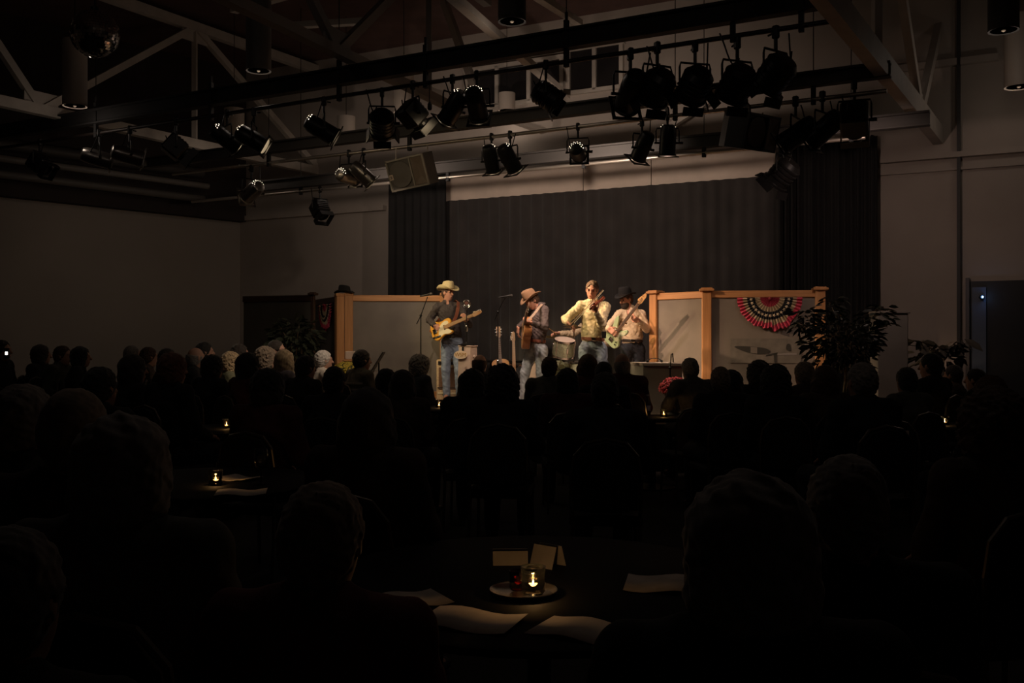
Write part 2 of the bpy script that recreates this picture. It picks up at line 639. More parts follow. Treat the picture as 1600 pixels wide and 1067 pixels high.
# clerestory windows in the back wall
M_glassdark = mat('night_glass', (0.02, 0.018, 0.018), 0.12)
for i, (pa, pb, z0, z1, npn) in enumerate(((730, 879, 5.9, 6.62, 3), (889, 972, 5.95, 6.72, 2))):
    a, b = back(pa, 0.02), back(pb, 0.02)
    d = (b - a)
    fr = MB()
    R = frame(UB, (0, 0, 1))
    for z in (z0, z1):
        fr.box((a + b) / 2 + V((0, 0, z)) - NB * 0.02, (d.length + 0.12, 0.09, 0.07), R)
    for k in range(npn + 1):
        fr.box(a + d * k / npn + V((0, 0, (z0 + z1) / 2)) - NB * 0.02, (0.07, 0.09, z1 - z0), R)
    o = fr.build('window_%d' % (i + 1), M_white)
    struct(o)
    for k in range(npn):
        MB().box(a + d * (k + .5) / npn + V((0, 0, (z0 + z1) / 2)) - NB * 0.005, (d.length / npn - 0.06, 0.02, z1 - z0 - 0.06), R).build('pane', M_glassdark, o)

# ledges and header boards of the back wall
R = frame(UB, (0, 0, 1))
def wallbox(px0, px1, z0, z1, t, name, m, off=0.0, parent=None):
    a, b = back(px0, off), back(px1, off)
    return MB().box((a + b) / 2 + V((0, 0, (z0 + z1) / 2)) - NB * t / 2, ((b - a).length, t, z1 - z0), R).build(name, m, parent)
struct(wallbox(560, 1560, 5.62, 5.72, 0.10, 'trim_2', M_wallb))
struct(wallbox(1376, 1800, 4.26, 4.34, 0.12, 'trim_3', M_wallb))
struct(wallbox(1376, 1800, 4.08, 4.12, 0.06, 'trim_4', M_wallb))
struct(wallbox(380, 604, 4.12, 4.22, 0.12, 'trim_5', M_wallb))
struct(wallbox(1495.5, 1501, 0, CEIL, 0.10, 'trim_6', mat('conduit_dark', (0.03, 0.028, 0.026), 0.6)))
# pale header boards above the black backdrop, three of them
hdr = [695, 913, 1019, 1213]
for i in range(3):
    o = wallbox(hdr[i] + 0.6, hdr[i + 1] - 0.6, 4.10, 4.62, 0.05, 'trim_%d' % (7 + i), mat('header_board', (0.50, 0.40, 0.33), 0.7, noise=0.10, nscale=2.5), 0.42)
    struct(o)

# stage platform
SF0 = 12.4                                   # stage front: Y = SF0 - BS X
st0, st1 = V((-6.4, SF0 + BS * 6.4, 0)), V((4.1, SF0 - BS * 4.1, 0))
def stage_front(x):
    return SF0 - BS * x if -6.4 < x < 4.1 else 99
bk1 = st1 + NB * 3.9
bk0 = st0 + NB * 3.9
mb = MB()
ol = [(st0.x, st0.y), (st1.x, st1.y), (bk1.x, bk1.y), (bk0.x, bk0.y)]
mb.prism(ol, 0.0, 0.56)
stage = struct(mb.build('floor_stage', M_black))
mb = MB()
mb.prism(ol, 0.56, 0.60)
o = mb.build('stage_deck', M_stage, stage)
SZ = 0.60

# curtains
def curtain(name, label, pa, pb, z0, z1, off, m, pleats, amp, seed, ztop=None):
    rnd = random.Random(seed)
    a, b = back(pa, off), back(pb, off)
    L = (b - a).length
    n = pleats * 6
    mb = MB()
    vs, fs = [], []
    rows = 7
    ph = [rnd.uniform(-1.2, 1.2) for _ in range(pleats + 2)]
    am = [rnd.uniform(0.35, 1.3) for _ in range(pleats + 2)]
    for th in (0, 0.012):
        for r in range(rows):
            z = z0 + (z1 - z0) * r / (rows - 1)
            for k in range(n + 1):
                u = k / n
                i = int(u * pleats)
                y = math.sin(2 * PI * pleats * u + ph[i] * (1 - r / rows) * 0.8) * amp * am[i] * (1.1 - 0.5 * r / rows)
                p = a + (b - a) * u - NB * (y + th)
                vs.append((p.x, p.y, z))
    N = (n + 1) * rows
    for s_ in (0, 1):
        for r in range(rows - 1):
            for k in range(n):
                q = (s_ * N + r * (n + 1) + k, s_ * N + r * (n + 1) + k + 1, s_ * N + (r + 1) * (n + 1) + k + 1, s_ * N + (r + 1) * (n + 1) + k)
                fs.append(q if s_ else q[::-1])
    mb.add(vs, fs)
    o = mb.build(name, m, smooth=True)
    return tag(o, label, 'curtain', 'black stage curtains')
curtain('backdrop_curtain', 'wide black pleated backdrop curtain behind the band', 640, 1260, SZ + 0.01, 4.14, 0.50, M_drape, 34, 0.035, 1)
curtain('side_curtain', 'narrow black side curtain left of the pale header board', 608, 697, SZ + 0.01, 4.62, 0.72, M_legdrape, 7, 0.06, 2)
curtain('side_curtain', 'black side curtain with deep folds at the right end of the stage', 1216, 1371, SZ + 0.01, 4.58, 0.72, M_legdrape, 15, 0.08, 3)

# doorway on the right with a blue standby light
M_door = mat('door_dark', (0.010, 0.010, 0.011), 0.5)
d0 = wallbox(1514, 1650, 0.0, 2.43, 0.06, 'door_1', M_door)
struct(d0)
wallbox(1519, 1541, 0.05, 2.34, 0.10, 'door_leaf', mat('door_leaf_blue', (0.07, 0.09, 0.13), 0.5), parent=d0)
wallbox(1509, 1515, 0.0, 2.48, 0.12, 'door_frame', mat('door_frame_paint', (0.10, 0.09, 0.085), 0.6), parent=d0)
lp = PY(1533, 464, back(1533, 0.17).y)
led = thing('standby_light', 'tiny blue glowing standby light on the door leaf at far right', 'light', lp)
MB().lathe([(0.0, -0.02), (0.026, -0.018), (0.03, 0.0), (0.03, 0.045), (0.0, 0.045)], 12, R=frame((1, 0, 0), (0, -1, 0)).to_4x4().to_3x3() @ Matrix.Rotation(0, 3, 'X')).build('housing', M_blk2, led)
MB().ball((0, -0.03, 0), 0.021, 10, 6).build('led', mat('led_blue', (0.2, 0.4, 0.9), 0.4, emit=(0.30, 0.62, 1.0), estr=9.0), led, True)
L = bpy.data.lights.new('led_glow', 'POINT')
L.energy = 0.35
L.color = (0.25, 0.5, 1.0)
L.shadow_soft_size = 0.02
lo = bpy.data.objects.new('led_glow', L)
put(lo, led, local=Matrix.Translation((0, -0.07, 0)))

# ------------------------------------------------------------------ roof trusses
def truss(name, label, A, B, zb, zt, nodes, m, cw=0.16, w=0.07, extra=()):
    """A, B: two plan points of its line; nodes: list of (u, 'b'|'t') along A->B; members join successive nodes"""
    A, B = V((A.x, A.y, 0)), V((B.x, B.y, 0))
    d = (B - A)
    t = thing(name, label, 'roof truss', (A.x, A.y, zb), group='white roof trusses')
    def P(u, z):
        return A + d * u + V((0, 0, z))
    u0, u1 = nodes[0][0], nodes[-1][0]
    seg(P(u0, zb), P(u1, zb), 0.14, cw).build('bottom_chord', m, t, world=True)
    seg(P(u0, zt), P(u1, zt), 0.14, cw).build('top_chord', m, t, world=True)
    for (ua, ka), (ub, kb) in zip(nodes[:-1], nodes[1:]):
        za, zz = (zb if ka == 'b' else zt), (zb if kb == 'b' else zt)
        seg(P(ua, za), P(ub, zz), 0.10, w + 0.04).build('brace', m, t, world=True)
    for (u, k) in nodes[1:-1]:
        if k == 't':
            seg(P(u, zb), P(u, zt), 0.08, w + 0.01).build('upright', m, t, world=True)
        # gusset plate
        zc = zb if k == 'b' else zt
        sg = 1 if k == 'b' else -1
        R2 = frame(d, (0, 0, 1))
        MB().box(P(u, zc + sg * 0.12), (0.55, 0.03, 0.30), R2).build('gusset_plate', m, t, world=True)
    return t
A1, B1 = PZ(0, 158, 5.05), PZ(350, 235, 5.05)
def uline(A, B, px):
    k = (px - CX) / F
    dx, dy = B.x - A.x, B.y - A.y
    return (k * A.y - A.x) / (dx - k * dy)
U1 = lambda px: uline(A1, B1, px)
truss('roof_truss', 'white steel roof truss over the left wall, behind the mirror ball', A1, B1, 5.05, 7.12,
      [(U1(-560), 't'), (U1(-220), 'b'), (U1(-120), 't'), (U1(64), 'b'), (U1(304), 't'), (U1(500), 'b'), (U1(535), 't')], M_white)
A2, B2 = PZ(350, 5, 5.05), PZ(560, 105, 5.05)
U2 = lambda px: uline(A2, B2, px)
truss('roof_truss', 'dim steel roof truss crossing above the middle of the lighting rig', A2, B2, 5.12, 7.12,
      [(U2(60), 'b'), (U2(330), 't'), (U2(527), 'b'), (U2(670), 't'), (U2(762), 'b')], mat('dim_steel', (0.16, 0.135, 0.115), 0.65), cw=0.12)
A3, B3 = V((2.75, 8.45, 0)), V((6.10, 13.9, 0))
U3 = lambda px: uline(A3, B3, px)
truss('roof_truss', 'white steel roof truss at the right end of the lighting rig', A3, B3, 4.62, 7.12,
      [(U3(1150), 'b'), (U3(1370), 't'), (U3(1437), 'b'), (U3(1480), 't')], M_white, cw=0.26, w=0.10)
# bare rafters near the back wall
for i, (pa, ya, pb, yb, Y0a, Y0b, lb) in enumerate((
        (690, -20, 885, 150, 10.5, 15.8, 'slanting white rafter under the ceiling above the leaning lamp'),
        (588, 112, 850, 205, 14.2, 17.0, 'long pale rafter behind the middle row of lamps'),
        (840, -6, 905, 36, 12.5, 15.0, 'short white rafter near the top centre of the ceiling'),
        (365, 16, 470, -14, 15.0, 13.0, 'short white batten high above the left lamps'),
        (455, 40, 575, 33, 15.5, 14.6, 'flat white batten on the ceiling behind the dim truss'),
        (1000, 228, 1120, 150, 16.0, 15.5, 'faint slanting brace on the back wall above the backdrop'))):
    p, q = PY(pa, ya, Y0a), PY(pb, yb, Y0b)
    p.z, q.z = min(p.z, 7.2), min(q.z, 7.2)
    tag(seg(p, q, 0.12, 0.09).build('rafter', M_white), lb, 'rafter', 'loose rafters and battens')

# ------------------------------------------------------------------ lighting rig: beams and pipes
PIPES = {'A': (11.0, 4.66, -160, 1296), 'B': (12.9, 4.33, 270, 1386), 'C': (14.6, 4.14, 300, 1352)}
BEAMS = {'A': (11.0, 4.80, 5.02, -160, 1297), 'B': (12.9, 4.48, 4.65, 230, 1392), 'C': (14.6, 4.21, 4.39, 392, 1453)}
M_rigpipe = {'A': mat('pipe_black', (0.030, 0.022, 0.019), 0.5, 0.4), 'B': M_pipe, 'C': M_pipe}
M_beam = {'A': M_black, 'B': mat('beam_dark', (0.050, 0.044, 0.040), 0.7), 'C': mat('beam_dark', (0.04, 0.04, 0.04), 0.7)}
names = {'A': 'front', 'B': 'middle', 'C': 'rear'}
def pipe_at(k, px, dz=0.0):
    return LN(px, PIPES[k][0], 0.54, PIPES[k][1] + dz)
for k in 'ABC':
    Y0, zb, zt, pa, pb = BEAMS[k]
    t = thing('rig_beam', 'long black I-beam of the lighting rig, the %s one of three' % names[k], 'steel beam', LN(pa, Y0, 0.54, zb), group='rig beams')
    a, b = LN(pa, Y0), LN(pb, Y0)
    c = lambda z: (a + V((0, 0, z)), b + V((0, 0, z)))
    seg(*c(zb + 0.012), 0.13, 0.024).build('lower_flange', M_beam[k], t, world=True)
    seg(*c(zt - 0.012), 0.13, 0.024).build('upper_flange', M_beam[k], t, world=True)
    seg(*c((zb + zt) / 2), 0.02, zt - zb - 0.04).build('web', M_beam[k], t, world=True)
    p = thing('lighting_pipe', 'long steel lighting pipe hung under the %s rig beam' % names[k], 'pipe', LN(PIPES[k][2], PIPES[k][0], 0.54, PIPES[k][1]), group='lighting pipes')
    MB().tube([pipe_at(k, PIPES[k][2]), pipe_at(k, PIPES[k][3])], 0.026, 12).build('tube', M_rigpipe[k], p, 'auto', True)
    hang = {'A': (150, 330, 530, 665, 885, 1145, 1252), 'B': (420, 640, 1055, 1271), 'C': (470, 700, 912, 1100, 1330)}[k]
    for hx in hang:
        q = pipe_at(k, hx)
        top = zt + 0.10 if k == 'A' else zb + 0.02
        mb = MB().box((q.x, q.y, (q.z - 0.06 + top) / 2), (0.05, 0.05, top - q.z + 0.06), frame(UB, (0, 0, 1)))
        if k == 'A':
            mb.tube([(q.x, q.y, top), (q.x, q.y, top + 0.09)], 0.018, 8)
        mb.build('hanger', M_black, p, world=True)
# suspension rods up to the ceiling
for px in (150, 530, 885, 1145):
    q = pipe_at('A', px)
    tag(MB().tube([(q.x, q.y, 5.10), (q.x, q.y, CEIL)], 0.006, 6).build('hanging_rod', M_blk2), 'thin rod hanging the front rig beam at its %s hanger' % {150: 'leftmost', 530: 'centre left', 885: 'centre right', 1145: 'rightmost'}[px], 'rod', 'rods of the front beam')
for k, pxs in (('B', (420, 1055, 1271)), ('C', (470, 1100, 1330))):
    for px in pxs:
        q = LN(px, BEAMS[k][0])
        tag(MB().tube([(q.x, q.y, BEAMS[k][2]), (q.x, q.y, CEIL)], 0.006, 6).build('hanging_rod', M_blk2), 'thin rod hanging the %s rig beam at its %s point' % (names[k], {420: 'left', 470: 'left', 1055: 'centre', 1100: 'centre', 1271: 'right', 1330: 'right'}[px]), 'rod', 'rods of the rear beams')

# ------------------------------------------------------------------ stage lamps
M_can = mat('can_black', (0.012, 0.011, 0.011), 0.38, 0.2)
M_alu = mat('can_alu', (0.30, 0.28, 0.26), 0.28, 0.9)
M_lens = mat('lens_glass', (0.05, 0.05, 0.05), 0.1)
M_lit = mat('lit_lens', (1, .8, .5), 0.3, emit=(1.0, 0.75, 0.45), estr=12)
M_vent = mat('vent_glow', (1, .9, .7), 0.3, emit=(1.0, 0.82, 0.6), estr=3.2)
def circ(n, r, y, ph=0.0):
    return [(r * math.cos(2 * PI * k / n + ph), y, r * math.sin(2 * PI * k / n + ph)) for k in range(n)]
RY = Matrix.Rotation(-PI / 2, 3, 'X')        # Z axis -> +Y
LM = {}
def lamp_meshes(kind):
    if kind in LM:
        return LM[kind]
    g = {}
    if kind in ('par', 'alu'):
        mc = M_can if kind == 'par' else M_alu
        g['can'] = MB().lathe([(0.060, -0.235), (0.088, -0.22), (0.104, -0.17), (0.108, -0.10), (0.108, 0.13), (0.116, 0.135), (0.116, 0.155), (0.10, 0.155), (0.10, 0.06), (0.0, 0.05)], 20, R=RY).mesh('can', mc)
        sharp(g['can'])
        mb = MB()
        for sx, sz, w, h in ((0, 1, .27, .03), (0, -1, .27, .03), (1, 0, .03, .27), (-1, 0, .03, .27)):
            mb.box((sx * .12, 0.168, sz * .12), (w, 0.012, h))
        g['gel_frame'] = mb.mesh('gel_frame', mc)
        mb = MB()
        for j in range(2):
            for k in range(7):
                a = 2 * PI * (k + j * .5) / 14 + 0.1
                y, r = (-0.226, 0.074) if j else (-0.205, 0.0945)
                c = V((r * math.cos(a), y, r * math.sin(a)))
                nn = V((math.cos(a) * 0.75, -0.66, math.sin(a) * 0.75))
                mb.box(c, (0.009, 0.009, 0.004), frame(nn.cross(V((0, 1, 0.01))), nn))
        g['vent'] = mb.mesh('vent', M_vent)
    elif kind == 'box':
        mb = MB().bbox((0, -0.02, 0), (0.25, 0.26, 0.25), 0.02)
        for k in range(4):
            mb.box((0, -0.09 + k * 0.045, 0.128), (0.2, 0.02, 0.012))
        mb.lathe([(0.09, 0.11), (0.10, 0.12), (0.10, 0.16), (0.085, 0.16), (0.085, 0.12), (0.0, 0.115)], 18, R=RY)
        g['can'] = mb.mesh('can', M_can)
        mb = MB()
        for sx, sz, w, h in ((0, 1, .25, .012), (0, -1, .25, .012), (1, 0, .012, .25), (-1, 0, .012, .25)):
            mb.box((sx * .125, 0.20, sz * .125), (w, 0.09, h))
        g['gel_frame'] = mb.mesh('barn_doors', M_can)
        g['vent'] = None
    else:   # fresnel: short round drum with a ribbed back
        prof = [(0.05, -0.15), (0.10, -0.145), (0.135, -0.10)]
        for k in range(4):
            prof += [(0.135, -0.10 + k * .045), (0.142, -0.095 + k * .045), (0.142, -0.075 + k * .045), (0.135, -0.07 + k * .045)]
        prof += [(0.135, 0.11), (0.15, 0.115), (0.15, 0.14), (0.11, 0.14), (0.11, 0.09), (0.0, 0.085)]
        g['can'] = MB().lathe(prof, 20, R=RY).mesh('can', M_can)
        sharp(g['can'])
        mb = MB()
        for sx, sz in ((0, 1), (1, 0), (-1, 0), (0, -1)):
            R2 = Matrix.Rotation(0.5 * sz, 3, 'X') @ Matrix.Rotation(-0.5 * sx, 3, 'Z')
            mb.box((sx * .165, 0.175, sz * .165), (.012 if sx else .20, .08, .012 if sz else .20), R2)
        g['gel_frame'] = mb.mesh('barn_doors', M_can)
        g['vent'] = None
    g['lens'] = MB().lathe([(0.0, 0.0), (0.098, 0.0), (0.085, 0.02), (0.0, 0.032)], 16, R=RY, c=(0, 0.10, 0)).mesh('lens', None)
    mb = MB()
    w = 0.150
    mb.tube([(-w, 0, 0), (-w, 0, 0.15), (-w * .93, 0, 0.19), (w * .93, 0, 0.19), (w, 0, 0.15), (w, 0, 0)], 0.010, 6)
    mb.tube([(w, 0, 0), (w + .05, 0, 0)], 0.018, 8)
    mb.tube([(-w - .02, 0, 0), (-w + .05, 0, 0)], 0.014, 8)
    mb.tube([(w - .05, 0, 0), (w, 0, 0)], 0.014, 8)
    g['yoke'] = mb.mesh('yoke', M_blk2)
    g['clamp'] = MB().bbox((0, 0, 0.345), (0.05, 0.06, 0.11), 0.012).tube([(0, 0, 0.19), (0, 0, 0.30)], 0.016, 8).tube([(0, 0.035, 0.34), (0, 0.08, 0.335)], 0.009, 6).mesh('clamp', M_blk2)
    LM[kind] = g
    return g
ORD = ['first', 'second', 'third', 'fourth', 'fifth', 'sixth', 'seventh', 'eighth', 'ninth', 'tenth', 'eleventh', 'twelfth', 'thirteenth', 'fourteenth', 'fifteenth', 'sixteenth', 'seventeenth', 'eighteenth']
KIND_WORD = {'par': 'black cylindrical stage lamp', 'alu': 'polished metal stage lamp', 'box': 'boxy black stage lamp', 'fres': 'round black stage lamp with barn doors'}
def stage_lamp(pipe, px, kind, aim=None, drop=0.0, s=1.0, num=0, total=0):
    lit = LAMPS.get((pipe, px))
    p = pipe_at(pipe, px)
    c = p - V((0, 0, (0.345 + drop) * s))
    tgt = V(lit[0]) if lit else V(aim)
    d = tgt - c
    yaw = math.atan2(-d.x, d.y)
    tilt = math.atan2(-d.z, math.hypot(d.x, d.y))
    mw = Matrix.Translation(c) @ Matrix.Rotation(yaw, 4, 'Z') @ Matrix.Scale(s, 4)
    t = thing('stage_lamp', '%s%s, %s from the left on the %s pipe' % (KIND_WORD[kind], ', lit' if lit else '', ORD[num], names[pipe]), 'stage lamp', group='stage lamps on the %s pipe' % names[pipe], mw=mw)
    g = lamp_meshes(kind)
    tl = Matrix.Rotation(-tilt, 4, 'X')
    can = inst(g['can'], 'can', t, tl)
    inst(g['gel_frame'], 'gel_frame', can)
    inst(g['lens'], 'lens', can, m=M_lit if lit else M_lens)
    if lit and g['vent']:
        inst(g['vent'], 'vent', can)
    inst(g['yoke'], 'yoke', t)
    cl_ = inst(g['clamp'], 'clamp', t)
    if drop:
        MB().tube([(0, 0, 0.34), (0, 0, 0.34 + drop)], 0.014, 6).build('drop_rod', M_blk2, t)
    # cable looping back to the pipe
    rnd = random.Random(px)
    sgn = rnd.choice((-1, 1))
    ca = V((0, 0, 0)) + (tl.to_3x3() @ V((0.05 * sgn, -0.2, 0.05)))
    ex = V((sgn * (0.10 + 0.08 * rnd.random()), 0, 0.345 + drop))
    pts = []
    for k in range(9):
        u = k / 8
        q = ca.lerp(ex, u)
        q.z -= 0.16 * math.sin(PI * u) * (1.2 - u)
        pts.append(q)
    MB().tube(pts, 0.0075, 5).build('cable', M_blk2, t)
    if lit:
        L = bpy.data.lights.new('stage_spot', 'SPOT')
        L.energy = lit[2]
        L.color = lit[1]
        L.spot_size = math.radians(lit[3])
        L.spot_blend = lit[4]
        L.shadow_soft_size = 0.05
        lo = bpy.data.objects.new('stage_spot', L)
        put(lo, can, local=Matrix.Translation((0, 0.20, 0)) @ Matrix.Rotation(PI / 2, 4, 'X'))
    return t
STG = (0.6, 14.2, 1.5)
rows = {
    'A': [(62, 'box', (-3, 14, 1), 0, 1.0), (155, 'alu', (-1, 17, 3), .0, 1.1), (203, 'alu', (0, 17, 3), 0.02, 1.1), (275, 'box', (-1, 15, 1), 0, 1.1), (355, 'par', None, 0, 1.05), (397, 'par', None, .03, 1.1), (506, 'par', None, 0.03, 1.1),
          (597, 'fres', (1.5, 13, 1.0), 0.03, 1.1), (645, 'box', (-.5, 14, 2.2), 0, 1.05), (707, 'par', (-.8, 13, 0.5), 0.0, 1.05), (745, 'par', None, 0, 1.05), (853, 'fres', (3.5, 10.6, 2.2), 0.0, 1.0),
          (985, 'par', (0.6, 14, 2), 0.02, 1.25), (1027, 'fres', (0, 13.5, 1), 0, 1.2), (1086, 'fres', (1, 13.5, 1.5), 0.04, 1.15), (1152, 'fres', (1.2, 12.6, 1), 0.06, 1.2), ],
    'B': [(393, 'alu', (-1, 16, 1), 0.05, 1.1), (545, 'alu', (-1, 15, 2), 0, 1.0), (568, 'alu', (0.4, 15, 1.6), 0, 1.0), (768, 'par', None, 0, 0.95), (797, 'par', None, 0, 1.0), (903, 'par', (1.6, 14.5, 1), 0.0, 0.95),
          (1003, 'par', (0.4, 14, 1), 0.04, 0.95), (1043, 'par', None, 0, 0.95), (1243, 'par', (0.5, 13.0, 2), 0, 1.15), (1285, 'par', (2.0, 12.6, 2.4), -.02, 1.15), (1335, 'box', (3, 12, 2), -.1, 1.2)],
    'C': [(500, 'box', (-2, 15, 1.5), 0.0, 1.0), (1224, 'fres', (2.0, 14.2, 1.8), -.05, 1.25)],
}
rows['A'].append((1212, 'fres', (1.2, 11.6, 2.2), 0.02, 1.2))
for k in 'ABC':
    for i, (px, kind, aim, drop, s) in enumerate(rows[k]):
        stage_lamp(k, px, kind, aim, drop, s, i)

# loose plug hanging from the front pipe
q = pipe_at('A', 671)
t = thing('hanging_plug', 'black cable plug dangling from the front lighting pipe', 'plug', q)
MB().tube([(0, 0, -0.02), (0.0, 0, -0.2), (0.004, 0, -0.24)], 0.006, 6).build('cable', M_blk2, t)
MB().lathe([(0.012, 0.0), (0.026, -0.03), (0.028, -0.08), (0.018, -0.10)], 10, c=(0.004, 0, -0.23)).build('plug_body', M_blk2, t)

# ------------------------------------------------------------------ hung loudspeakers
M_spk = mat('speaker_grey', (0.11, 0.10, 0.09), 0.7, noise=0.15, nscale=20)
M_spkw = mat('speaker_rim', (0.30, 0.27, 0.23), 0.6)
def loudspeaker(px, py, Y, w, h, dep, yaw, pitch, roll, label, body, rim, badge=True):
    c = PY(px, py, Y)
    Rm = Matrix.Rotation(yaw, 4, 'Z') @ Matrix.Rotation(pitch, 4, 'X') @ Matrix.Rotation(roll, 4, 'Y')
    t = thing('hanging_loudspeaker', label, 'loudspeaker', mw=Matrix.Translation(c) @ Rm, group='loudspeakers hung in the rig')
    # tapering cabinet: front at -Y
    vs = []
    for (y, k) in ((-dep / 2, 1.0), (dep * .1, 1.0), (dep / 2, 0.62)):
        vs += [(-w / 2 * k, y, -h / 2), (w / 2 * k, y, -h / 2), (w / 2 * k, y, h / 2), (-w / 2 * k, y, h / 2)]
    fs = [(0, 1, 2, 3), (11, 10, 9, 8)]
    for i in range(2):
        for k in range(4):
            fs.append((i * 4 + (k + 1) % 4, i * 4 + k, i * 4 + 4 + k, i * 4 + 4 + (k + 1) % 4))
    MB().add(vs, fs).build('cabinet', body, t)
    y = -dep / 2 - 0.008
    mb = MB()
    for (cx, cz, sx, sz) in ((0, h / 2 - .012, w, .024), (0, -h / 2 + .012, w, .024), (-w / 2 + .012, 0, .024, h), (w / 2 - .012, 0, .024, h), (w * .13, 0, .02, h)):
        mb.box((cx, y, cz), (sx, 0.03, sz))
    mb.build('front_frame', rim, t)
    MB().lathe([(0.0, 0.010), (h * .10, 0.012), (h * .17, 0.003), (h * .36, 0.016), (h * .41, 0.018), (h * .42, 0.0)], 24, R=frame((1, 0, 0), (0, -1, 0)) , c=(-w * .17, y + 0.006, 0)).build('woofer', mat('cone_grey', (0.14, 0.125, 0.11), 0.6), t, 'auto')
    hv = [(w * .16, y - .012, -h * .43), (w * .46, y - .012, -h * .43), (w * .46, y - .012, h * .43), (w * .16, y - .012, h * .43), (w * .29, y + .004, -h * .2), (w * .36, y + .004, -h * .2), (w * .36, y + .004, h * .2), (w * .29, y + .004, h * .2)]
    MB().add(hv, [(0, 1, 5, 4), (1, 2, 6, 5), (2, 3, 7, 6), (3, 0, 4, 7), (4, 5, 6, 7)]).build('horn', mat('horn_brown', (0.16, 0.12, 0.09), 0.5), t)
    if badge:
        b = MB().box((-w * .42, y - .012, -h * .04), (0.055, 0.008, 0.075)).build('badge', mat('badge_pale', (0.75, 0.6, 0.5), 0.5), t)
        mb = MB().box((-w * .42 - .006, y - .018, -h * .04 + .012), (0.026, 0.005, 0.010)).box((-w * .42 + .008, y - .018, -h * .04), (0.008, 0.005, 0.034)).box((-w * .42 - .006, y - .018, -h * .04 - .014), (0.026, 0.005, 0.009))
        mb.build('badge_mark', mat('badge_dark', (0.05, 0.04, 0.03), 0.6), b)
    for sx in (-1, 1):
        a = V((sx * w * .42, 0, h / 2))
        aw = WM[t.name] @ a
        top = V((aw.x, aw.y, PIPES['B'][1] - 0.02))
        n = 7
        mb = MB()
        for i in range(n):
            u = i / n
            p = aw.lerp(top, u)
            e = (top - aw) / n
            mb.tube([p - e * .1, p + e * 1.1], 0.008 if i % 2 else 0.011, 6)
        mb.build('chain', M_pipe, t, world=True)
    return t
Yb = pipe_at('B', 645).y
loudspeaker(649, 267, Yb, 0.62, 0.44, 0.46, -0.42, 0.28, -0.12, 'grey two-way loudspeaker with pale badge hung above the left of the stage', M_spk, M_spkw)
Yb = pipe_at('B', 1165).y
loudspeaker(1166, 205, Yb + 0.05, 0.66, 0.42, 0.42, 0.75, 0.25, -0.05, 'black loudspeaker hung in the rig above the right of the stage', M_can, M_can, False)

# ------------------------------------------------------------------ mirror ball
c = PY(148, 53, 12.2)
t = thing('mirror_ball', 'large tiled mirror ball hanging at the upper left', 'mirror ball', c)
mb = MB()
rb = 0.30
rowsn = 26
for i in range(rowsn):
    t0, t1 = PI * i / rowsn, PI * (i + 1) / rowsn
    n = max(4, int(2 * rowsn * math.sin((t0 + t1) / 2)))
    for k in range(n):
        a0, a1 = 2 * PI * k / n, 2 * PI * (k + 1) / n
        e = 0.06 / n * 2
        tm, am = (t0 + t1) / 2, (a0 + a1) / 2
        jx = random.uniform(-.02, .02)
        q = []
        for (tt, aa) in ((t0, a0), (t1, a0), (t1, a1), (t0, a1)):
            tt = tm + (tt - tm) * .92
            aa = am + (aa - am) * .92
            r = rb * (1 + jx * (tt - tm) * 4 + jx * (aa - am) * 2)
            q.append((r * math.sin(tt) * math.cos(aa), r * math.sin(tt) * math.sin(aa), r * math.cos(tt)))
        mb.add(q, [(0, 1, 2, 3)])
o = mb.build('mirror_tiles', mat('mirror', (0.7, 0.7, 0.7), 0.06, 1.0), t)
o['kind'] = 'stuff'
MB().ball((0, 0, 0), rb * 0.985, 24, 16).build('core', mat('ball_core', (0.02, 0.02, 0.02), 0.5), t, True)
MB().tube([(0, 0, rb), (0, 0, CEIL - c.z)], 0.008, 6).lathe([(0.05, rb - .01), (0.05, rb + .04), (0.01, rb + .05)], 12).build('hanger', M_blk2, t)

# ------------------------------------------------------------------ hanging cylinder house lamps
M_pend = mat('pendant_white', (0.40, 0.34, 0.29), 0.6)
M_pendk = mat('pendant_dark', (0.035, 0.033, 0.032), 0.6)
M_dimbulb = mat('dim_bulb', (0.3, 0.25, 0.2), 0.5, emit=(1, .7, .45), estr=0.10)
def pendant(px, ybot, Y, dia, h, label, m):
    b = PY(px, ybot, Y)
    t = thing('pendant_lamp', label, 'pendant lamp', b, group='hanging cylinder lamps')
    r = dia / 2
    MB().lathe([(r, 0.0), (r, h), (0.03, h + .02), (0.03, h + .03)], 28).build('drum', m, t, 'auto')
    MB().lathe([(r * .86, -0.004), (r, -0.012), (r * 1.01, 0.0), (r * 1.01, 0.012), (r * .86, 0.012), (r * .86, -0.004)], 28).build('rim', m, t, 'auto')
    MB().ball((0, 0, -0.004), (r * .14, r * .14, 0.02), 12, 6).build('bulb', M_dimbulb, t, True)
    MB().tube([(0, 0, h), (0, 0, CEIL - b.z)], 0.006, 6).build('cord', M_blk2, t)
    if FILL_W:
        L = bpy.data.lights.new('ambient_fill', 'POINT')  # fill light added under the drum to lift the dark hall
        L.energy = FILL_W * (2.2 if Y < 9 else 1)
        L.color = (1.0, 0.82, 0.68)
        L.shadow_soft_size = 0.10
        put(bpy.data.objects.new('ambient_fill', L), t, local=Matrix.Translation((0, 0, -0.30)))
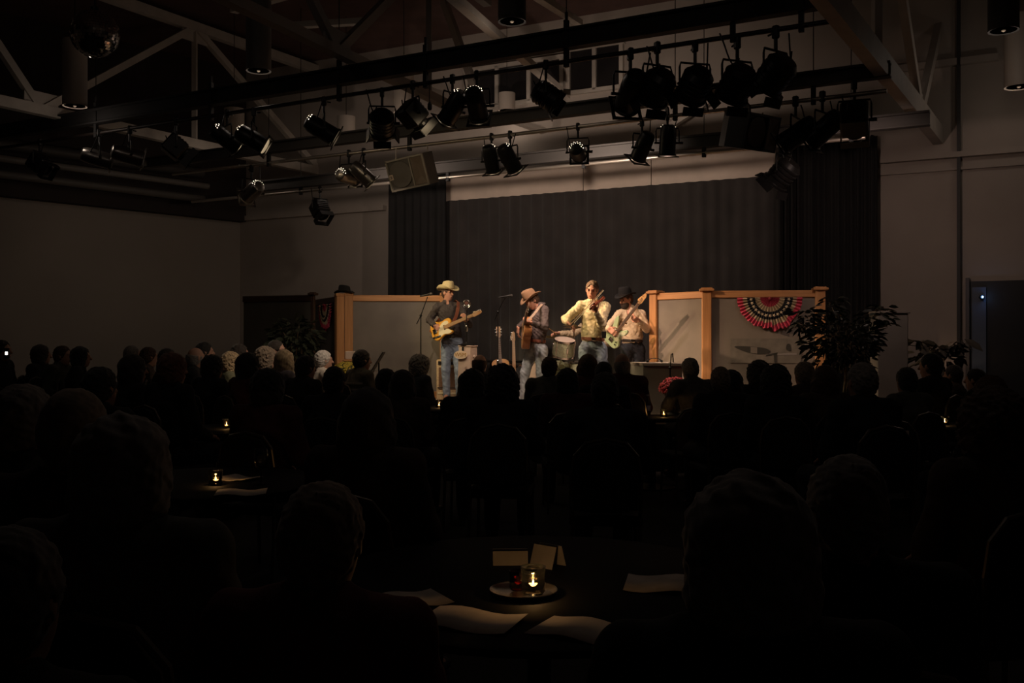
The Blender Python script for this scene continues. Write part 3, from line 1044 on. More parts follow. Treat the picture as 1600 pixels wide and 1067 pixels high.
for a in ((117, 165, 14.0, .34, .95, 'white cylinder lamp hanging just below the mirror ball', M_pend),
          (404, 110, 13.2, .34, .95, 'dark cylinder lamp hanging in front of the left white truss', mat('pendant_grey', (0.09, 0.082, 0.075), .6)),
          (800, 33, 11.6, .34, .9, 'dark cylinder lamp seen from below at the top centre', M_pendk),
          (631, 175, 16.2, .34, .62, 'pale cylinder lamp hanging behind the two boxy lamps left of centre', M_pend),
          (366, 220, 16.6, .34, .55, 'pale cylinder lamp behind the left pair of lit lamps', M_pend),
          (541, 209, 17.0, .32, .30, 'short pale cylinder lamp behind the lone lit lamp', M_pend),
          (792, 172, 17.2, .30, .30, 'short pale cylinder lamp above the middle pipe', M_pend),
          (1568, 47, 12.0, .36, .9, 'dark cylinder lamp at the top right corner', M_pendk),
          (480, -700, 5.2, .34, .9, 'added unseen fill lamp above the audience, left of the camera', M_pend),  # this and the next two are added out of frame to brighten near heads
          (1250, -700, 5.0, .34, .9, 'added unseen fill lamp above the audience, right of the camera', M_pend),
          (60, -260, 8.5, .34, .9, 'added unseen fill lamp above the left of the audience', M_pend),
          (1592, 135, 12.9, .36, .95, 'pale cylinder lamp cut by the right edge of the picture', M_pend)):
    pendant(*a)

# ================================================================== THINGS ON THE STAGE
def spline(pts, n=6):
    out = []
    m = len(pts)
    for i in range(m):
        p0, p1, p2, p3 = [V((*pts[(i + k) % m], 0)) for k in (-1, 0, 1, 2)]
        for j in range(n):
            t = j / n
            q = 0.5 * ((2 * p1) + (-p0 + p2) * t + (2 * p0 - 5 * p1 + 4 * p2 - p3) * t * t + (-p0 + 3 * p1 - 3 * p2 + p3) * t ** 3)
            out.append((q.x, q.y))
    return out
M_oak = wood('oak_orange', (0.42, 0.19, 0.07), (0.58, 0.29, 0.12), 0.42, 2.5, (9, 9, 0.7))
M_oakh = wood('oak_rail', (0.42, 0.19, 0.07), (0.58, 0.29, 0.12), 0.42, 2.5, (0.7, 9, 9))
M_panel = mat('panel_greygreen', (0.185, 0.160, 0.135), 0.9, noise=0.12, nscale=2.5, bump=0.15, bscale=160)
M_pdark = mat('panel_unlit', (0.10, 0.092, 0.082), 0.9, noise=0.12, nscale=2.5)  # divider panel colour darkened where the spots do not reach
M_unlitwood = wood('unlit_wood', (0.045, 0.022, 0.014), (0.085, 0.042, 0.025), 0.5, 2.5, (1, 9, 9))  # frame wood with its unlit darkness put into the colour

def divider(label, a, b, zt, posts=(True, True), mp=M_panel, mpost=M_oak, mrail=M_oakh, pw=0.135, cap=0.07):
    a, b = V((a.x, a.y, SZ)), V((b.x, b.y, SZ))
    d = (b - a)
    L = d.length
    t = thing('room_divider', label, 'room divider', group='wood framed stage dividers', mw=Matrix.Translation(a) @ frame(d, (0, 0, 1)).to_4x4())
    h = zt - SZ
    MB().box((L / 2, 0, h / 2), (L - 0.02, 0.04, h - 0.04)).build('panel', mp, t)
    MB().bbox((L / 2, 0, h - 0.05), (L, 0.085, 0.10), 0.008).build('top_rail', mrail, t)
    MB().bbox((L / 2, 0, 0.06), (L, 0.085, 0.12), 0.008).build('bottom_rail', mrail, t)
    for x, on in ((0, posts[0]), (L, posts[1])):
        if on:
            p = MB().bbox((x, 0, h / 2), (pw, pw, h), 0.01).build('post', mpost, t)
            MB().bbox((x, 0, h + 0.012), (pw + cap, pw + cap, 0.035), 0.008).bbox((x, 0, h + 0.035), (pw + cap * .3, pw + cap * .3, 0.02), 0.006).build('post_cap', mpost, p)
    return t
DL = divider('long grey divider panel with orange oak frame behind the straw-hatted guitarist', PY(545.5, 0, 15.9), PY(694, 0, 16.0), 2.315, cap=0.012)
DS = divider('narrow dark divider panel with small bunting at the left of the stage', PY(530.5, 0, 15.88), PY(490, 0, 17.5), 2.30, (True, False), M_pdark, M_oak, M_unlitwood, cap=0.012)
DF = divider('unlit divider panel with rail darkened for shade at far left', PY(381, 0, 15.7), PY(489, 0, 15.25), 2.29, (False, True), M_pdark, M_unlitwood, M_unlitwood, 0.06)
DA = divider('lit divider panel in orange frame facing the band at right', PY(1024, 0, 14.2), PY(1100, 0, 13.55), 2.26, (True, False))
DB = divider('divider panel with large round bunting in front of the right curtain', PY(1104, 0, 13.5), PY(1281, 0, 13.25), 2.26)
t = thing('grey_pillar', 'plain grey half-height pillar behind the leafy tree at right', 'pillar', (PY(1388, 0, 12.6).x, 12.6, 0))
MB().bbox((0, 0, 0.97), (0.40, 0.3, 1.90), 0.01).build('shaft', mat('pillar_grey', (0.20, 0.18, 0.16), .8, noise=.1, nscale=3), t)
MB().bbox((0, 0, 1.93), (0.44, 0.34, 0.03), 0.006).build('cap', mat('pillar_cap', (0.22, 0.19, 0.165), .7), t)
MB().bbox((0, 0, 0.05), (0.44, 0.34, 0.10), 0.01).build('plinth', mat('pillar_cap', (0.22, 0.19, 0.165), .7), t)

# bunting fans
M_bred = mat('bunting_red', (0.52, 0.05, 0.105), 0.8, noise=.12, nscale=30)
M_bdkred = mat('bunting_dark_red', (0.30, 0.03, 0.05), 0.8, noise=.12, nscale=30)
M_bcream = mat('bunting_cream', (0.62, 0.50, 0.34), 0.8, noise=.12, nscale=30)
M_bolive = mat('bunting_olive', (0.28, 0.22, 0.13), 0.8)  # darker olive stripes alternating with the cream
M_bnavy = mat('bunting_navy', (0.012, 0.014, 0.022), 0.8)
def bunting(div, x, zoff, r, label, side):
    base = WM[div.name] @ Matrix.Translation((x, side * 0.055, zoff))
    if side > 0:
        base = base @ Matrix.Rotation(PI, 4, 'Z')
    t = thing('bunting_fan', label, 'bunting', group='pleated bunting fans', mw=base)
    n = 28
    rnd = random.Random(5)
    rag = [1 + rnd.uniform(-.02, .03) for _ in range(2 * n + 1)]
    for k in range(int(n * .8), int(n * 1.25)):
        rag[k] *= 1.0 - 0.05 * ((k // 3) % 2)
    for k in range(int(n * 1.1), int(n * 1.45)):
        rag[k] *= 1.06
    def pt(i, q):
        a = PI + PI * i / (2 * n)
        rr = r * q * (rag[i] if q > .8 else 1)
        dep = (0.004 + 0.024 * q) * (1 if i % 2 else -1) * 0.6
        return V((rr * math.cos(a), -dep - 0.014, rr * math.sin(a)))
    def ring(q0, q1, nm, ma, mb_=None):
        for par, m in ((0, ma), (1, mb_ or ma)):
            if mb_ is None and par:
                break
            mb = MB()
            for i in range(2 * n):
                if mb_ is not None and (i // 2) % 2 != par:
                    continue
                for off, fl in ((0, False), (0.004, True)):
                    q = [pt(i, q0), pt(i, q1), pt(i + 1, q1), pt(i + 1, q0)]
                    q = [p + V((0, off, 0)) for p in q]
                    mb.add(q, [(0, 1, 2, 3)])
            mb.build(nm, m, t)['kind'] = 'stuff'
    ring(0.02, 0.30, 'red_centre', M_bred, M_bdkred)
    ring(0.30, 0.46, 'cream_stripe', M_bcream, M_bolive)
    ring(0.46, 0.71, 'navy_band', M_bnavy)
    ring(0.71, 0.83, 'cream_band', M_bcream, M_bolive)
    ring(0.83, 1.0, 'red_border', M_bred)
    mb = MB()
    for k in range(15):
        a = PI + PI * (k + .5) / 15
        c = V((r * .585 * math.cos(a), -0.038, r * .585 * math.sin(a)))
        vs = []
        for j in range(10):
            rr = r * (.062 if j % 2 == 0 else .026)
            b = 2 * PI * j / 10 + a
            vs.append(c + V((rr * math.cos(b), 0, rr * math.sin(b))))
        vs.append(c + V((0, -0.006, 0)))
        mb.add(vs, [(j, (j + 1) % 10, 10) for j in range(10)])
    mb.build('star', M_bcream, t)['kind'] = 'stuff'
    MB().ball((0, -0.035, -0.015), (r * .05, 0.02, r * .05), 10, 6).build('rosette', M_bdkred, t, True)
bunting(DB, 1.58 * 95.5 / 176.0 , 2.26 - SZ - 0.10, 0.435, 'large pleated red cream and navy bunting fan on the right divider', -1)
bunting(DS, 0.70, 2.30 - SZ - 0.11, 0.43, 'small foreshortened bunting fan on the dark left divider', 1)
# faded picture print on the right divider
t = thing('wall_print', 'faded print of a canoe-like shape on the right divider', 'print', mw=WM[DB.name] @ Matrix.Translation((0.80, -0.026, 0.82)))
MB().box((0, 0, 0), (0.95, 0.006, 0.34)).build('sheet', mat('print_sheet', (0.165, 0.15, 0.128), .9, noise=.15, nscale=9), t)
hull = spline([(-0.42, 0.06), (-0.28, -0.01), (-0.10, -0.045), (0.05, -0.03), (0.02, 0.03), (-0.2, 0.06)], 5)
RX = Matrix.Rotation(PI / 2, 3, 'X')
MB().prism(hull, 0.003, 0.007, RX).build('printed_hull', mat('print_dark', (0.035, 0.034, 0.03), .9), t)
MB().prism([(-.20, -.03), (-.11, -.04), (-.11, .05), (-.20, .055)], 0.007, 0.009, RX).build('printed_patch', mat('print_pale', (0.17, .15, .13), .9), t)
MB().prism([(0.0, -.075), (.16, -.045), (.17, -.02), (.02, -.05)], 0.003, 0.007, RX).prism([(.12, -.16), (.15, -.16), (.16, -.03), (.11, -.03)], 0.003, 0.007, RX).prism(spline([(.28, .02), (.34, .0), (.33, .09), (.29, .09)], 4), 0.003, 0.007, RX).build('printed_mast', mat('print_dark', (0.035, 0.034, 0.03), .9), t)
MB().prism([(.12, -.06), (.42, -.055), (.42, -.03), (.12, -.04)], 0.003, 0.006, RX).build('printed_stripe', mat('print_grey', (0.27, .25, .24), .9), t)

# ------------------------------------------------------------------ cowboy hats
def hat_parts(parent, mw, m, mband, brim=0.19, crown=0.115, curl=0.06, dip=0.02, hw=0.082, hl=0.10):
    """hat in a local frame: +Y front, +Z up, origin at the middle of the head opening"""
    inv = WM[parent.name].inverted() @ mw
    n = 32
    mb = MB()
    vs, fs = [], []
    rad = [0.0, 0.25, 0.5, 0.75, 1.0]
    for side in (0, 1):
        for q in rad:
            for k in range(n):
                a = 2 * PI * k / n
                cx, cy = math.cos(a), math.sin(a)
                r0 = V((hw * cx, hl * cy))
                r1 = V(((brim * 0.86) * cx, brim * 1.02 * cy))
                p = r0.lerp(r1, q)
                z = curl * (abs(cx) ** 2.2) * q ** 1.7 - dip * (abs(cy) ** 2) * q * q
                x = p.x * (1 - 0.16 * (abs(cx) ** 2) * q * q * (curl / 0.06))
                vs.append((x, p.y, z - side * 0.006))
    N = n * len(rad)
    for side in (0, 1):
        for i in range(len(rad) - 1):
            for k in range(n):
                q = (side * N + i * n + k, side * N + (i + 1) * n + k, side * N + (i + 1) * n + (k + 1) % n, side * N + i * n + (k + 1) % n)
                fs.append(q if not side else q[::-1])
    for k in range(n):
        e = (len(rad) - 1) * n
        fs.append((e + k, N + e + k, N + e + (k + 1) % n, e + (k + 1) % n))
    mb.add([inv @ V(p) for p in vs], fs)
    hat = mb.build('hat', m, parent, True)
    mb = MB()
    vs, fs = [], []
    lev = [(1.0, 0.0), (1.0, .25), (.97, .55), (.90, .82), (.80, .95), (.55, .99), (.25, .93), (0.02, .90)]
    for (q, h) in lev:
        for k in range(n):
            a = 2 * PI * k / n
            cx, cy = math.cos(a), math.sin(a)
            pinch = 1 - 0.16 * max(0, cy) * h * abs(cx)
            z = crown * h
            if h > .8:
                z -= 0.022 * (1 - abs(cx)) * (1 - q * .7) + 0.012 * (cy < 0) * 0
                z += 0.010 * cy
            vs.append((hw * 1.03 * q * cx * pinch, hl * 1.03 * q * cy, z))
    for i in range(len(lev) - 1):
        for k in range(n):
            fs.append((i * n + k, i * n + (k + 1) % n, (i + 1) * n + (k + 1) % n, (i + 1) * n + k))
    fs.append(tuple((len(lev) - 1) * n + k for k in range(n)))
    mb.add([inv @ V(p) for p in vs], fs)
    mb.build('crown', m, hat, True)
    mb = MB()
    vs, fs = [], []
    for (z, e) in ((0.004, 1.05), (0.022, 1.05)):
        for k in range(n):
            a = 2 * PI * k / n
            vs.append((hw * e * math.cos(a), hl * e * math.sin(a), z))
    for k in range(n):
        fs.append((k, (k + 1) % n, n + (k + 1) % n, n + k))
    mb.add([inv @ V(p) for p in vs], fs)
    mb.build('hat_band', mband, hat, True)
    return hat
M_felt = mat('black_felt', (0.010, 0.009, 0.009), 0.95)
hp = PY(538, 458, 15.88)
t = thing('cowboy_hat', 'black cowboy hat resting on the left divider posts', 'hat', (hp.x, hp.y, 2.36), rz=1.35)
hat_parts(t, WM[t.name] @ Matrix.Translation((0, 0, 0.012)), M_felt, M_blk2, 0.17, 0.115, 0.035)

# ------------------------------------------------------------------ guitars
M_str = mat('strings', (0.5, 0.48, 0.45), 0.3, 0.9)
M_chrome = mat('chrome', (0.6, 0.58, 0.55), 0.2, 1.0)
M_maple = wood('maple_neck', (0.50, 0.26, 0.10), (0.62, 0.36, 0.16), 0.4, 3, (1, 12, 12))
M_rose = wood('rosewood', (0.12, 0.055, 0.035), (0.17, 0.085, 0.05), 0.5, 3, (1, 12, 12))
TELE = [(-.20, 0), (-.188, -.10), (-.12, -.158), (-.035, -.135), (.03, -.115), (.10, -.132), (.165, -.125), (.175, -.095), (.125, -.06), (.112, -.03), (.135, 0), (.165, .028), (.19, .06), (.17, .115), (.10, .128), (.03, .112), (-.04, .132), (-.12, .158), (-.188, .10)]
JBASS = [(-.23, -.02), (-.215, -.13), (-.13, -.175), (-.04, -.135), (.03, -.105), (.11, -.15), (.19, -.155), (.20, -.11), (.13, -.06), (.12, 0), (.14, .05), (.25, .10), (.28, .15), (.20, .165), (.09, .125), (.0, .11), (-.08, .155), (-.17, .165), (-.225, .09)]
ACOU = [(-.26, 0), (-.245, -.11), (-.17, -.195), (-.06, -.185), (.03, -.130), (.10, -.128), (.18, -.145), (.235, -.10), (.25, 0), (.235, .10), (.18, .145), (.10, .128), (.03, .130), (-.06, .185), (-.17, .195), (-.245, .11)]
def guitar(name, label, cat, mw, kind, mbody, mneck, mguard=None, mtop=None):
    t = thing(name, label, cat, mw=mw)
    acou = kind == 'acoustic'
    ol = spline({'tele': TELE, 'bass': JBASS, 'acoustic': ACOU}[kind], 4)
    dep = 0.11 if acou else 0.045
    z1 = 0.0
    body = MB().prism(ol, -dep, 0.0, bevel=0.003 if acou else 0.008).build('body', mbody, t, 'auto')
    x0 = 0.25 if acou else 0.11
    x1 = x0 + {'tele': 0.46, 'bass': 0.60, 'acoustic': 0.36}[kind]
    hl = {'tele': 0.17, 'bass': 0.22, 'acoustic': 0.18}[kind]
    MB().prism([(x0 - .02, -.028), (x1, -.021), (x1, .021), (x0 - .02, .028)], -0.018, 0.008, bevel=0.004).build('neck', mneck, t)
    fb0 = x0 - (.10 if acou else .06)
    fb = MB().prism([(fb0, -.029), (x1, -.0215), (x1, .0215), (fb0, .029)], 0.008, 0.013).build('fretboard', M_rose if kind != 'tele' else mneck, t)
    mb = MB()
    for k in range(1, 15):
        x = x1 - (x1 - (-.16 if acou else -.12)) * (1 - 2 ** (-k / 12))
        if x > fb0:
            mb.box((x, 0, 0.0135), (0.003, 0.046, 0.002))
    mb.build('frets', M_str, fb)
    if acou:
        hs = [(x1, -.022), (x1 + .03, -.032), (x1 + hl, -.036), (x1 + hl + .01, 0), (x1 + hl, .036), (x1 + .03, .032), (x1, .022)]
    elif kind == 'tele':
        hs = [(x1, -.021), (x1 + .03, -.030), (x1 + hl - .03, -.022), (x1 + hl, -.005), (x1 + hl - .01, .025), (x1 + hl - .05, .034), (x1 + .04, .046), (x1, .021)]
    else:
        hs = [(x1, -.021), (x1 + .03, -.040), (x1 + hl - .04, -.035), (x1 + hl, -.015), (x1 + hl - .01, .02), (x1 + .05, .058), (x1, .021)]
    head = MB().prism(hs, -0.02, -0.004, bevel=0.003).build('headstock', mneck, t)
    for k in range(6 if kind != 'bass' else 4):
        if acou:
            p = (x1 + .045 + (k % 3) * .048, (-1 if k < 3 else 1) * .044)
        else:
            st_ = .024 if kind == 'tele' else .042
            p = (x1 + .030 + k * st_, .050 - k * (.003 if kind == 'tele' else .007))
        MB().lathe([(.006, -.02), (.006, .008), (.0, .008)], 8, c=(p[0], p[1] * .55, 0)).bbox((p[0], p[1], -.014), (.014, .022, .010), .003).build('tuner', M_chrome, head)
    if acou:
        MB().lathe([(0.0, 0.0), (.050, 0.0), (.050, .0015), (0, .0015)], 24, c=(0.085, 0, 0.0)).build('sound_hole', M_black, t)
        MB().lathe([(.052, 0.0), (.062, 0.0), (.062, .002), (.052, .002), (.052, 0.0)], 24, c=(0.085, 0, 0.0)).build('rosette', M_rose, t)
        if mtop:
            MB().prism([(p[0] * .985, p[1] * .985) for p in ol], 0.0, 0.0012).build('soundboard', mtop, t)
        MB().bbox((-.115, 0, .006), (.03, .15, .012), .003).build('bridge', M_rose, t)
        if mguard:
            MB().prism(spline([(.05, -.055), (.0, -.11), (-.04, -.10), (-.03, -.05), (.03, -.05)], 4), 0.0012, 0.0028).build('pickguard', mguard, t)
        bx = -.115
    else:
        bx = -.13
        if mguard:
            pg = [(.12, -.05), (.16, -.10), (.14, -.12), (.08, -.118), (.02, -.10), (-.045, -.115), (-.075, -.09), (-.06, -.03), (-.03, .04), (.06, .095), (.13, .085), (.14, .04), (.10, .03), (.10, -.03)] if kind == 'tele' else [(.10, -.05), (.17, -.13), (.10, -.14), (.03, -.095), (-.05, -.11), (-.08, -.06), (-.02, .05), (.08, .09), (.13, .05), (.10, .03)]
            MB().prism(spline(pg, 3), 0.0, 0.003).build('pickguard', mguard, t)
        MB().bbox((-.125, 0, .006), (.07, .075, .012), .003).build('bridge', M_chrome, t)
        if kind == 'tele':
            MB().bbox((-.115, -.10, .004), (.145, .03, .006), .003, Matrix.Rotation(-0.1, 3, 'Z')).build('control_plate', M_chrome, t)
        for k, (kx, ky) in enumerate(((-.09, -.10), (-.14, -.105))):
            MB().lathe([(.010, .006), (.010, .020), (.008, .022), (0, .022)], 10, c=(kx, ky, 0)).build('knob', M_chrome if kind == 'tele' else M_black, t)
        MB().bbox((.055, 0, .006), (.028, .078, .010), .003).build('pickup', M_chrome if kind == 'tele' else M_black, t)
    ns = 4 if kind == 'bass' else 6
    for k in range(ns):
        y = (k - (ns - 1) / 2)
        MB().tube([(bx, y * .0105, .016), (x1, y * .0068, .016), (x1 + hl * .5, y * .009, -.002)], .0011 if kind != 'bass' else .0018, 4).build('string', M_str, t)
    return t
def at(px, py, Y, x, z):
    return Matrix.Translation(PY(px, py, Y)) @ frame(x, z).to_4x4()
M_butter = mat('butterscotch', (0.72, 0.34, 0.035), 0.3, noise=.1, nscale=6, stretch=(1, 8, 1))
M_cream = mat('cream_plastic', (0.75, 0.66, 0.45), 0.4)
M_seafoam = mat('seafoam_green', (0.36, 0.45, 0.27), 0.3)
M_sunset = wood('acoustic_side', (0.36, 0.14, 0.05), (0.50, 0.21, 0.08), 0.3, 2.5, (1.5, 8, 8))
M_spruce = wood('spruce_top', (0.55, 0.28, 0.10), (0.66, 0.36, 0.15), 0.35, 2.5, (1, 14, 1))
G1 = guitar('electric_guitar', 'butterscotch electric guitar with cream pickguard held by the straw-hatted man', 'guitar', at(690, 513.5, 15.12, (0.567, -0.24, 0.235), (-.25, -1, .22)), 'tele', M_butter, M_maple, M_cream)
G2 = guitar('acoustic_guitar', 'brown acoustic guitar held by the man in the brown felt hat', 'guitar', at(817, 518, 13.98, (0.08, -0.86, 0.46), (-1, -.28, .16)), 'acoustic', M_sunset, M_rose, None, M_spruce)
G3 = guitar('bass_guitar', 'seafoam green bass guitar held by the bearded bassist', 'guitar', at(961, 522, 13.98, (0.40, -0.46, 0.58), (-.45, -1, .05)) @ Matrix.Scale(.88, 4), 'bass', M_seafoam, M_maple, mat('mint_guard', (0.55, 0.58, 0.40), .4))
def gstand(px, Y, lean, label):
    p = PY(px, 0, Y)
    t = thing('guitar_stand', label, 'guitar stand', (p.x, p.y, SZ))
    MB().tube([(0, .12, 0), (0, .06, .35), (0, .03, .62)], .011, 8).build('upright', M_blk2, t)
    for s in (-1, 1):
        MB().tube([(0, .06, .33), (s * .17, -.16, 0.01)], .011, 8).build('leg', M_blk2, t)
        MB().tube([(s * .07, .03, .22), (s * .07, -.10, .20), (s * .07, -.11, .24)], .010, 8).build('cradle', M_blk2, t)
gstand(783, 15.95, 0, 'black guitar stand holding the orange acoustic guitar')
gstand(803, 16.1, 0, 'black guitar stand holding the pale-necked guitar')
guitar('acoustic_guitar', 'orange acoustic guitar on a stand left of the brown-hatted man', 'guitar', at(783, 584, 15.86, (-0.065, 0.16, 1), (0, -1, .16)), 'acoustic', M_sunset, M_maple, None, M_spruce)
guitar('electric_guitar', 'pale-necked electric guitar on a stand behind the brown-hatted man', 'guitar', at(803.5, 586, 16.02, (-0.02, 0.16, 1), (0, -1, .16)), 'tele', mat('sunburst', (0.12, 0.05, 0.02), .3), M_maple, M_black)

# black equipment table behind the guitars
p = PY(800, 0, 16.75)
t = thing('equipment_table', 'low black equipment table behind the two guitar stands', 'table', (p.x, p.y, SZ), rz=-0.47)
MB().bbox((0, 0, .60), (1.15, .40, .04), .008).build('table_top', M_blk2, t)
for sx in (-1, 1):
    for sy in (-1, 1):
        MB().tube([(sx * .50, sy * .15, .58), (sx * .53, sy * .17, 0)], .015, 8).build('leg', M_blk2, t)
for k, x in enumerate((-.42, -.08, .38)):
    MB().bbox((x, -.19, .635), (.035, .03, .03), .006).build('clip', M_chrome, t)

# ------------------------------------------------------------------ microphones and stands
M_mic = mat('mic_grille', (0.06, 0.055, 0.05), 0.4, 0.5, bump=.6, bscale=400)
def micstand(px, Y, zpole, label, boom=None, z0=SZ, base=True, r=.0095):
    p = PY(px, 0, Y)
    t = thing('microphone_stand', label, 'microphone stand', (p.x, p.y, z0))
    if base:
        MB().lathe([(.13, 0), (.13, .012), (.03, .03), (.015, .05)], 20).build('base', M_blk2, t, 'auto')
    MB().tube([(0, 0, .02), (0, 0, zpole - z0)], r, 8).build('pole', M_blk2, t)
    MB().lathe([(.014, -.05), (.02, -.03), (.02, .03), (.012, .05)], 10, c=(0, 0, (zpole - z0) * .45)).build('clutch', M_chrome, t)
    if boom:
        MB().tube([p_ for p_ in boom], r * .8, 8).build('boom', M_blk2, t, world=True)
        MB().ball(V((p.x, p.y, zpole)), .022, 8, 6).build('boom_joint', M_blk2, t, True, True)
    return t
def vocal_mic(c, d, label):
    c, d = V(c), V(d).normalized()
    R = frame(d.orthogonal(), d)
    t = thing('microphone', label, 'microphone', mw=Matrix.Translation(c) @ R.to_4x4())
    MB().lathe([(.010, -.17), (.012, -.16), (.018, -.04), (.021, -.012)], 12).build('handle', M_blk2, t, 'auto')
    MB().ball((0, 0, .012), (.027, .027, .032), 12, 8).build('grille', M_mic, t, True)
    return t
b0, b1, b2 = PY(651, 506, 15.05), PY(657.5, 493, 15.0), PY(668, 464, 14.95)
micstand(657.5, 15.0, b1.z, 'black boom microphone stand in front of the long left divider', [b0, b1, b2])
vocal_mic(PY(672, 459.5, 14.93), (0.75, -.2, 0.15), 'small vocal microphone on the boom stand at the left of the stage')
b0, b1, b2, b3 = PY(773, 500, 14.5), PY(778, 487, 14.45), PY(785, 472, 14.4), PY(790, 465, 14.38)
micstand(778, 14.45, b1.z, 'black boom microphone stand between the two guitarists', [b0, b1, b2, b3])
vocal_mic(PY(797, 462, 14.36), (1, 0, 0.15), 'dark vocal microphone in front of the brown-hatted man')
c0, c1 = PY(1047, 600, 11.9), PY(1051, 556, 11.95)
micstand(1047, 11.9, PY(0, 575, 11.9).z, 'thin instrument microphone stand beside the red flowers', [PY(1047, 575, 11.9), PY(1049, 554, 11.93), PY(1051, 552, 11.95), PY(1052, 566, 11.96)])
q = PY(893, 508, 14.9)

# announcer podium with oval sign and vintage microphone
p = PY(731, 0, 14.75)
ztop = PY(0, 541.5, 14.75).z
PD = thing('podium', 'tall cream podium with oval sign beside the straw-hatted guitarist', 'podium', (p.x, p.y, SZ), rz=-0.42)
M_pod = mat('podium_cream', (0.62, 0.48, 0.38), .6, noise=.06, nscale=4)
hh = ztop - SZ
w0, w1, d0_, d1_ = .118, .10, .13, .11
vs = [(-w0, -d0_, 0), (w0, -d0_, 0), (w0, d0_, 0), (-w0, d0_, 0), (-w1, -d1_, hh), (w1, -d1_, hh), (w1, d1_, hh), (-w1, d1_, hh)]
MB().add(vs, [(0, 3, 2, 1), (4, 5, 6, 7), (0, 1, 5, 4), (1, 2, 6, 5), (2, 3, 7, 6), (3, 0, 4, 7)]).build('cabinet', M_pod, PD)
MB().bbox((0, 0, hh + .01), (.225, .24, .02), .005).build('top_board', M_pod, PD)
MB().box((-.02, -.128, hh - .04), (.03, .01, .075)).build('mic_cable', M_blk2, PD)
sg = MB().lathe([(0, -.008), (.112, -.008), (.116, 0), (.112, .008), (0, .008)], 28, R=frame((1, 0, 0), (0, -1, .05)), c=(-.05, -.145, hh - .125), sy=.55).build('oval_sign', mat('sign_cream', (0.80, .64, .46), .5), PD, 'auto')
tm = text_mesh('WSM', .085)
o = bpy.data.objects.new('sign_lettering', tm)
tm.materials.append(mat('gold_letter', (.42, .24, .05), .5))
put(o, sg, local=Matrix.Translation((-.05, -.155, hh - .125)) @ Matrix.Rotation(PI / 2 - .05, 4, 'X'))
for k, ch in enumerate('GRAND'):
    tm = text_mesh(ch, .055)
    tm.materials.append(mat('brown_letter', (.13, .05, .03), .6))
    o = bpy.data.objects.new('lettering', tm)
    put(o, PD, local=Matrix.Translation((.03, -.1195 - .0012 * k, hh - .33 - .045 * k)) @ Matrix.Rotation(PI / 2 - .05, 4, 'X'))
MB().ball((.125, -.04, hh - .15), .022, 10, 6).build('knob', M_pod, PD, True)
# vintage ring microphone on a pole
pm = PY(731, 473.5, 14.75)
zt_ = ztop + .02
vm = micstand(729, 14.75, pm.z - .075, 'short pole holding the vintage ring microphone on the podium', None, zt_, True, .008)
VM = thing('vintage_microphone', 'round silver vintage ring microphone above the podium', 'microphone', (PY(729, 0, 14.75).x, 14.75, pm.z), rz=-0.1)
RF = frame((1, 0, 0), (0, -1, 0))
mb = MB()
mb.tube([(.048 * math.cos(2 * PI * k / 20), 0, .048 * math.sin(2 * PI * k / 20)) for k in range(20)], .0085, 8, closed=True)
mb.build('outer_ring', M_chrome, VM, True)
MB().lathe([(0, -.014), (.026, -.014), (.03, -.008), (.03, .008), (.026, .014), (0, .014)], 18, R=RF).build('capsule', mat('capsule_red', (.22, .10, .08), .4, .4), VM, 'auto')
mb = MB()
for k in range(8):
    a = 2 * PI * k / 8
    mb.tube([(.028 * math.cos(a), 0, .028 * math.sin(a)), (.058 * math.cos(a), 0, .058 * math.sin(a))], .003, 5)
mb.build('springs', M_chrome, VM)
mb = MB().tube([(-.058, 0, .0), (-.055, 0, -.04), (-.03, 0, -.068), (0, 0, -.075), (.03, 0, -.068), (.055, 0, -.04), (.058, 0, 0)], .006, 6)
mb.tube([(0, 0, -.076), (0, 0, -.11)], .012, 8)
mb.build('bracket', M_chrome, VM)

# cream amplifier behind the straw-hatted man
p = PY(707, 0, 15.62)
t = thing('amplifier', 'cream guitar amplifier seen between the straw-hatted man\'s legs', 'amplifier', (p.x, p.y, SZ), rz=-.1)
MB().bbox((0, 0, .33), (.50, .18, .66), .015).build('cabinet', mat('tweed', (.55, .40, .24), .8, noise=.2, nscale=40), t)
MB().bbox((0, -.092, .35), (.42, .012, .36), .004).build('grille_cloth', mat('grille_brown', (.16, .085, .05), .9, noise=.2, nscale=60), t)
for k, z in enumerate((.11, .20)):
    MB().bbox((0, -.095, z), (.46, .012, .022), .004).build('trim_strip', mat('strip_dark', (.05, .03, .02), .6) if k else M_cream, t)
MB().bbox((0, -.095, .60), (.44, .012, .06), .004).build('control_panel', M_chrome, t)
for k in range(5):
    MB().lathe([(.012, 0), (.011, .018), (0, .018)], 8, R=RF, c=(-.16 + k * .08, -.10, .60)).build('knob', M_black, t)

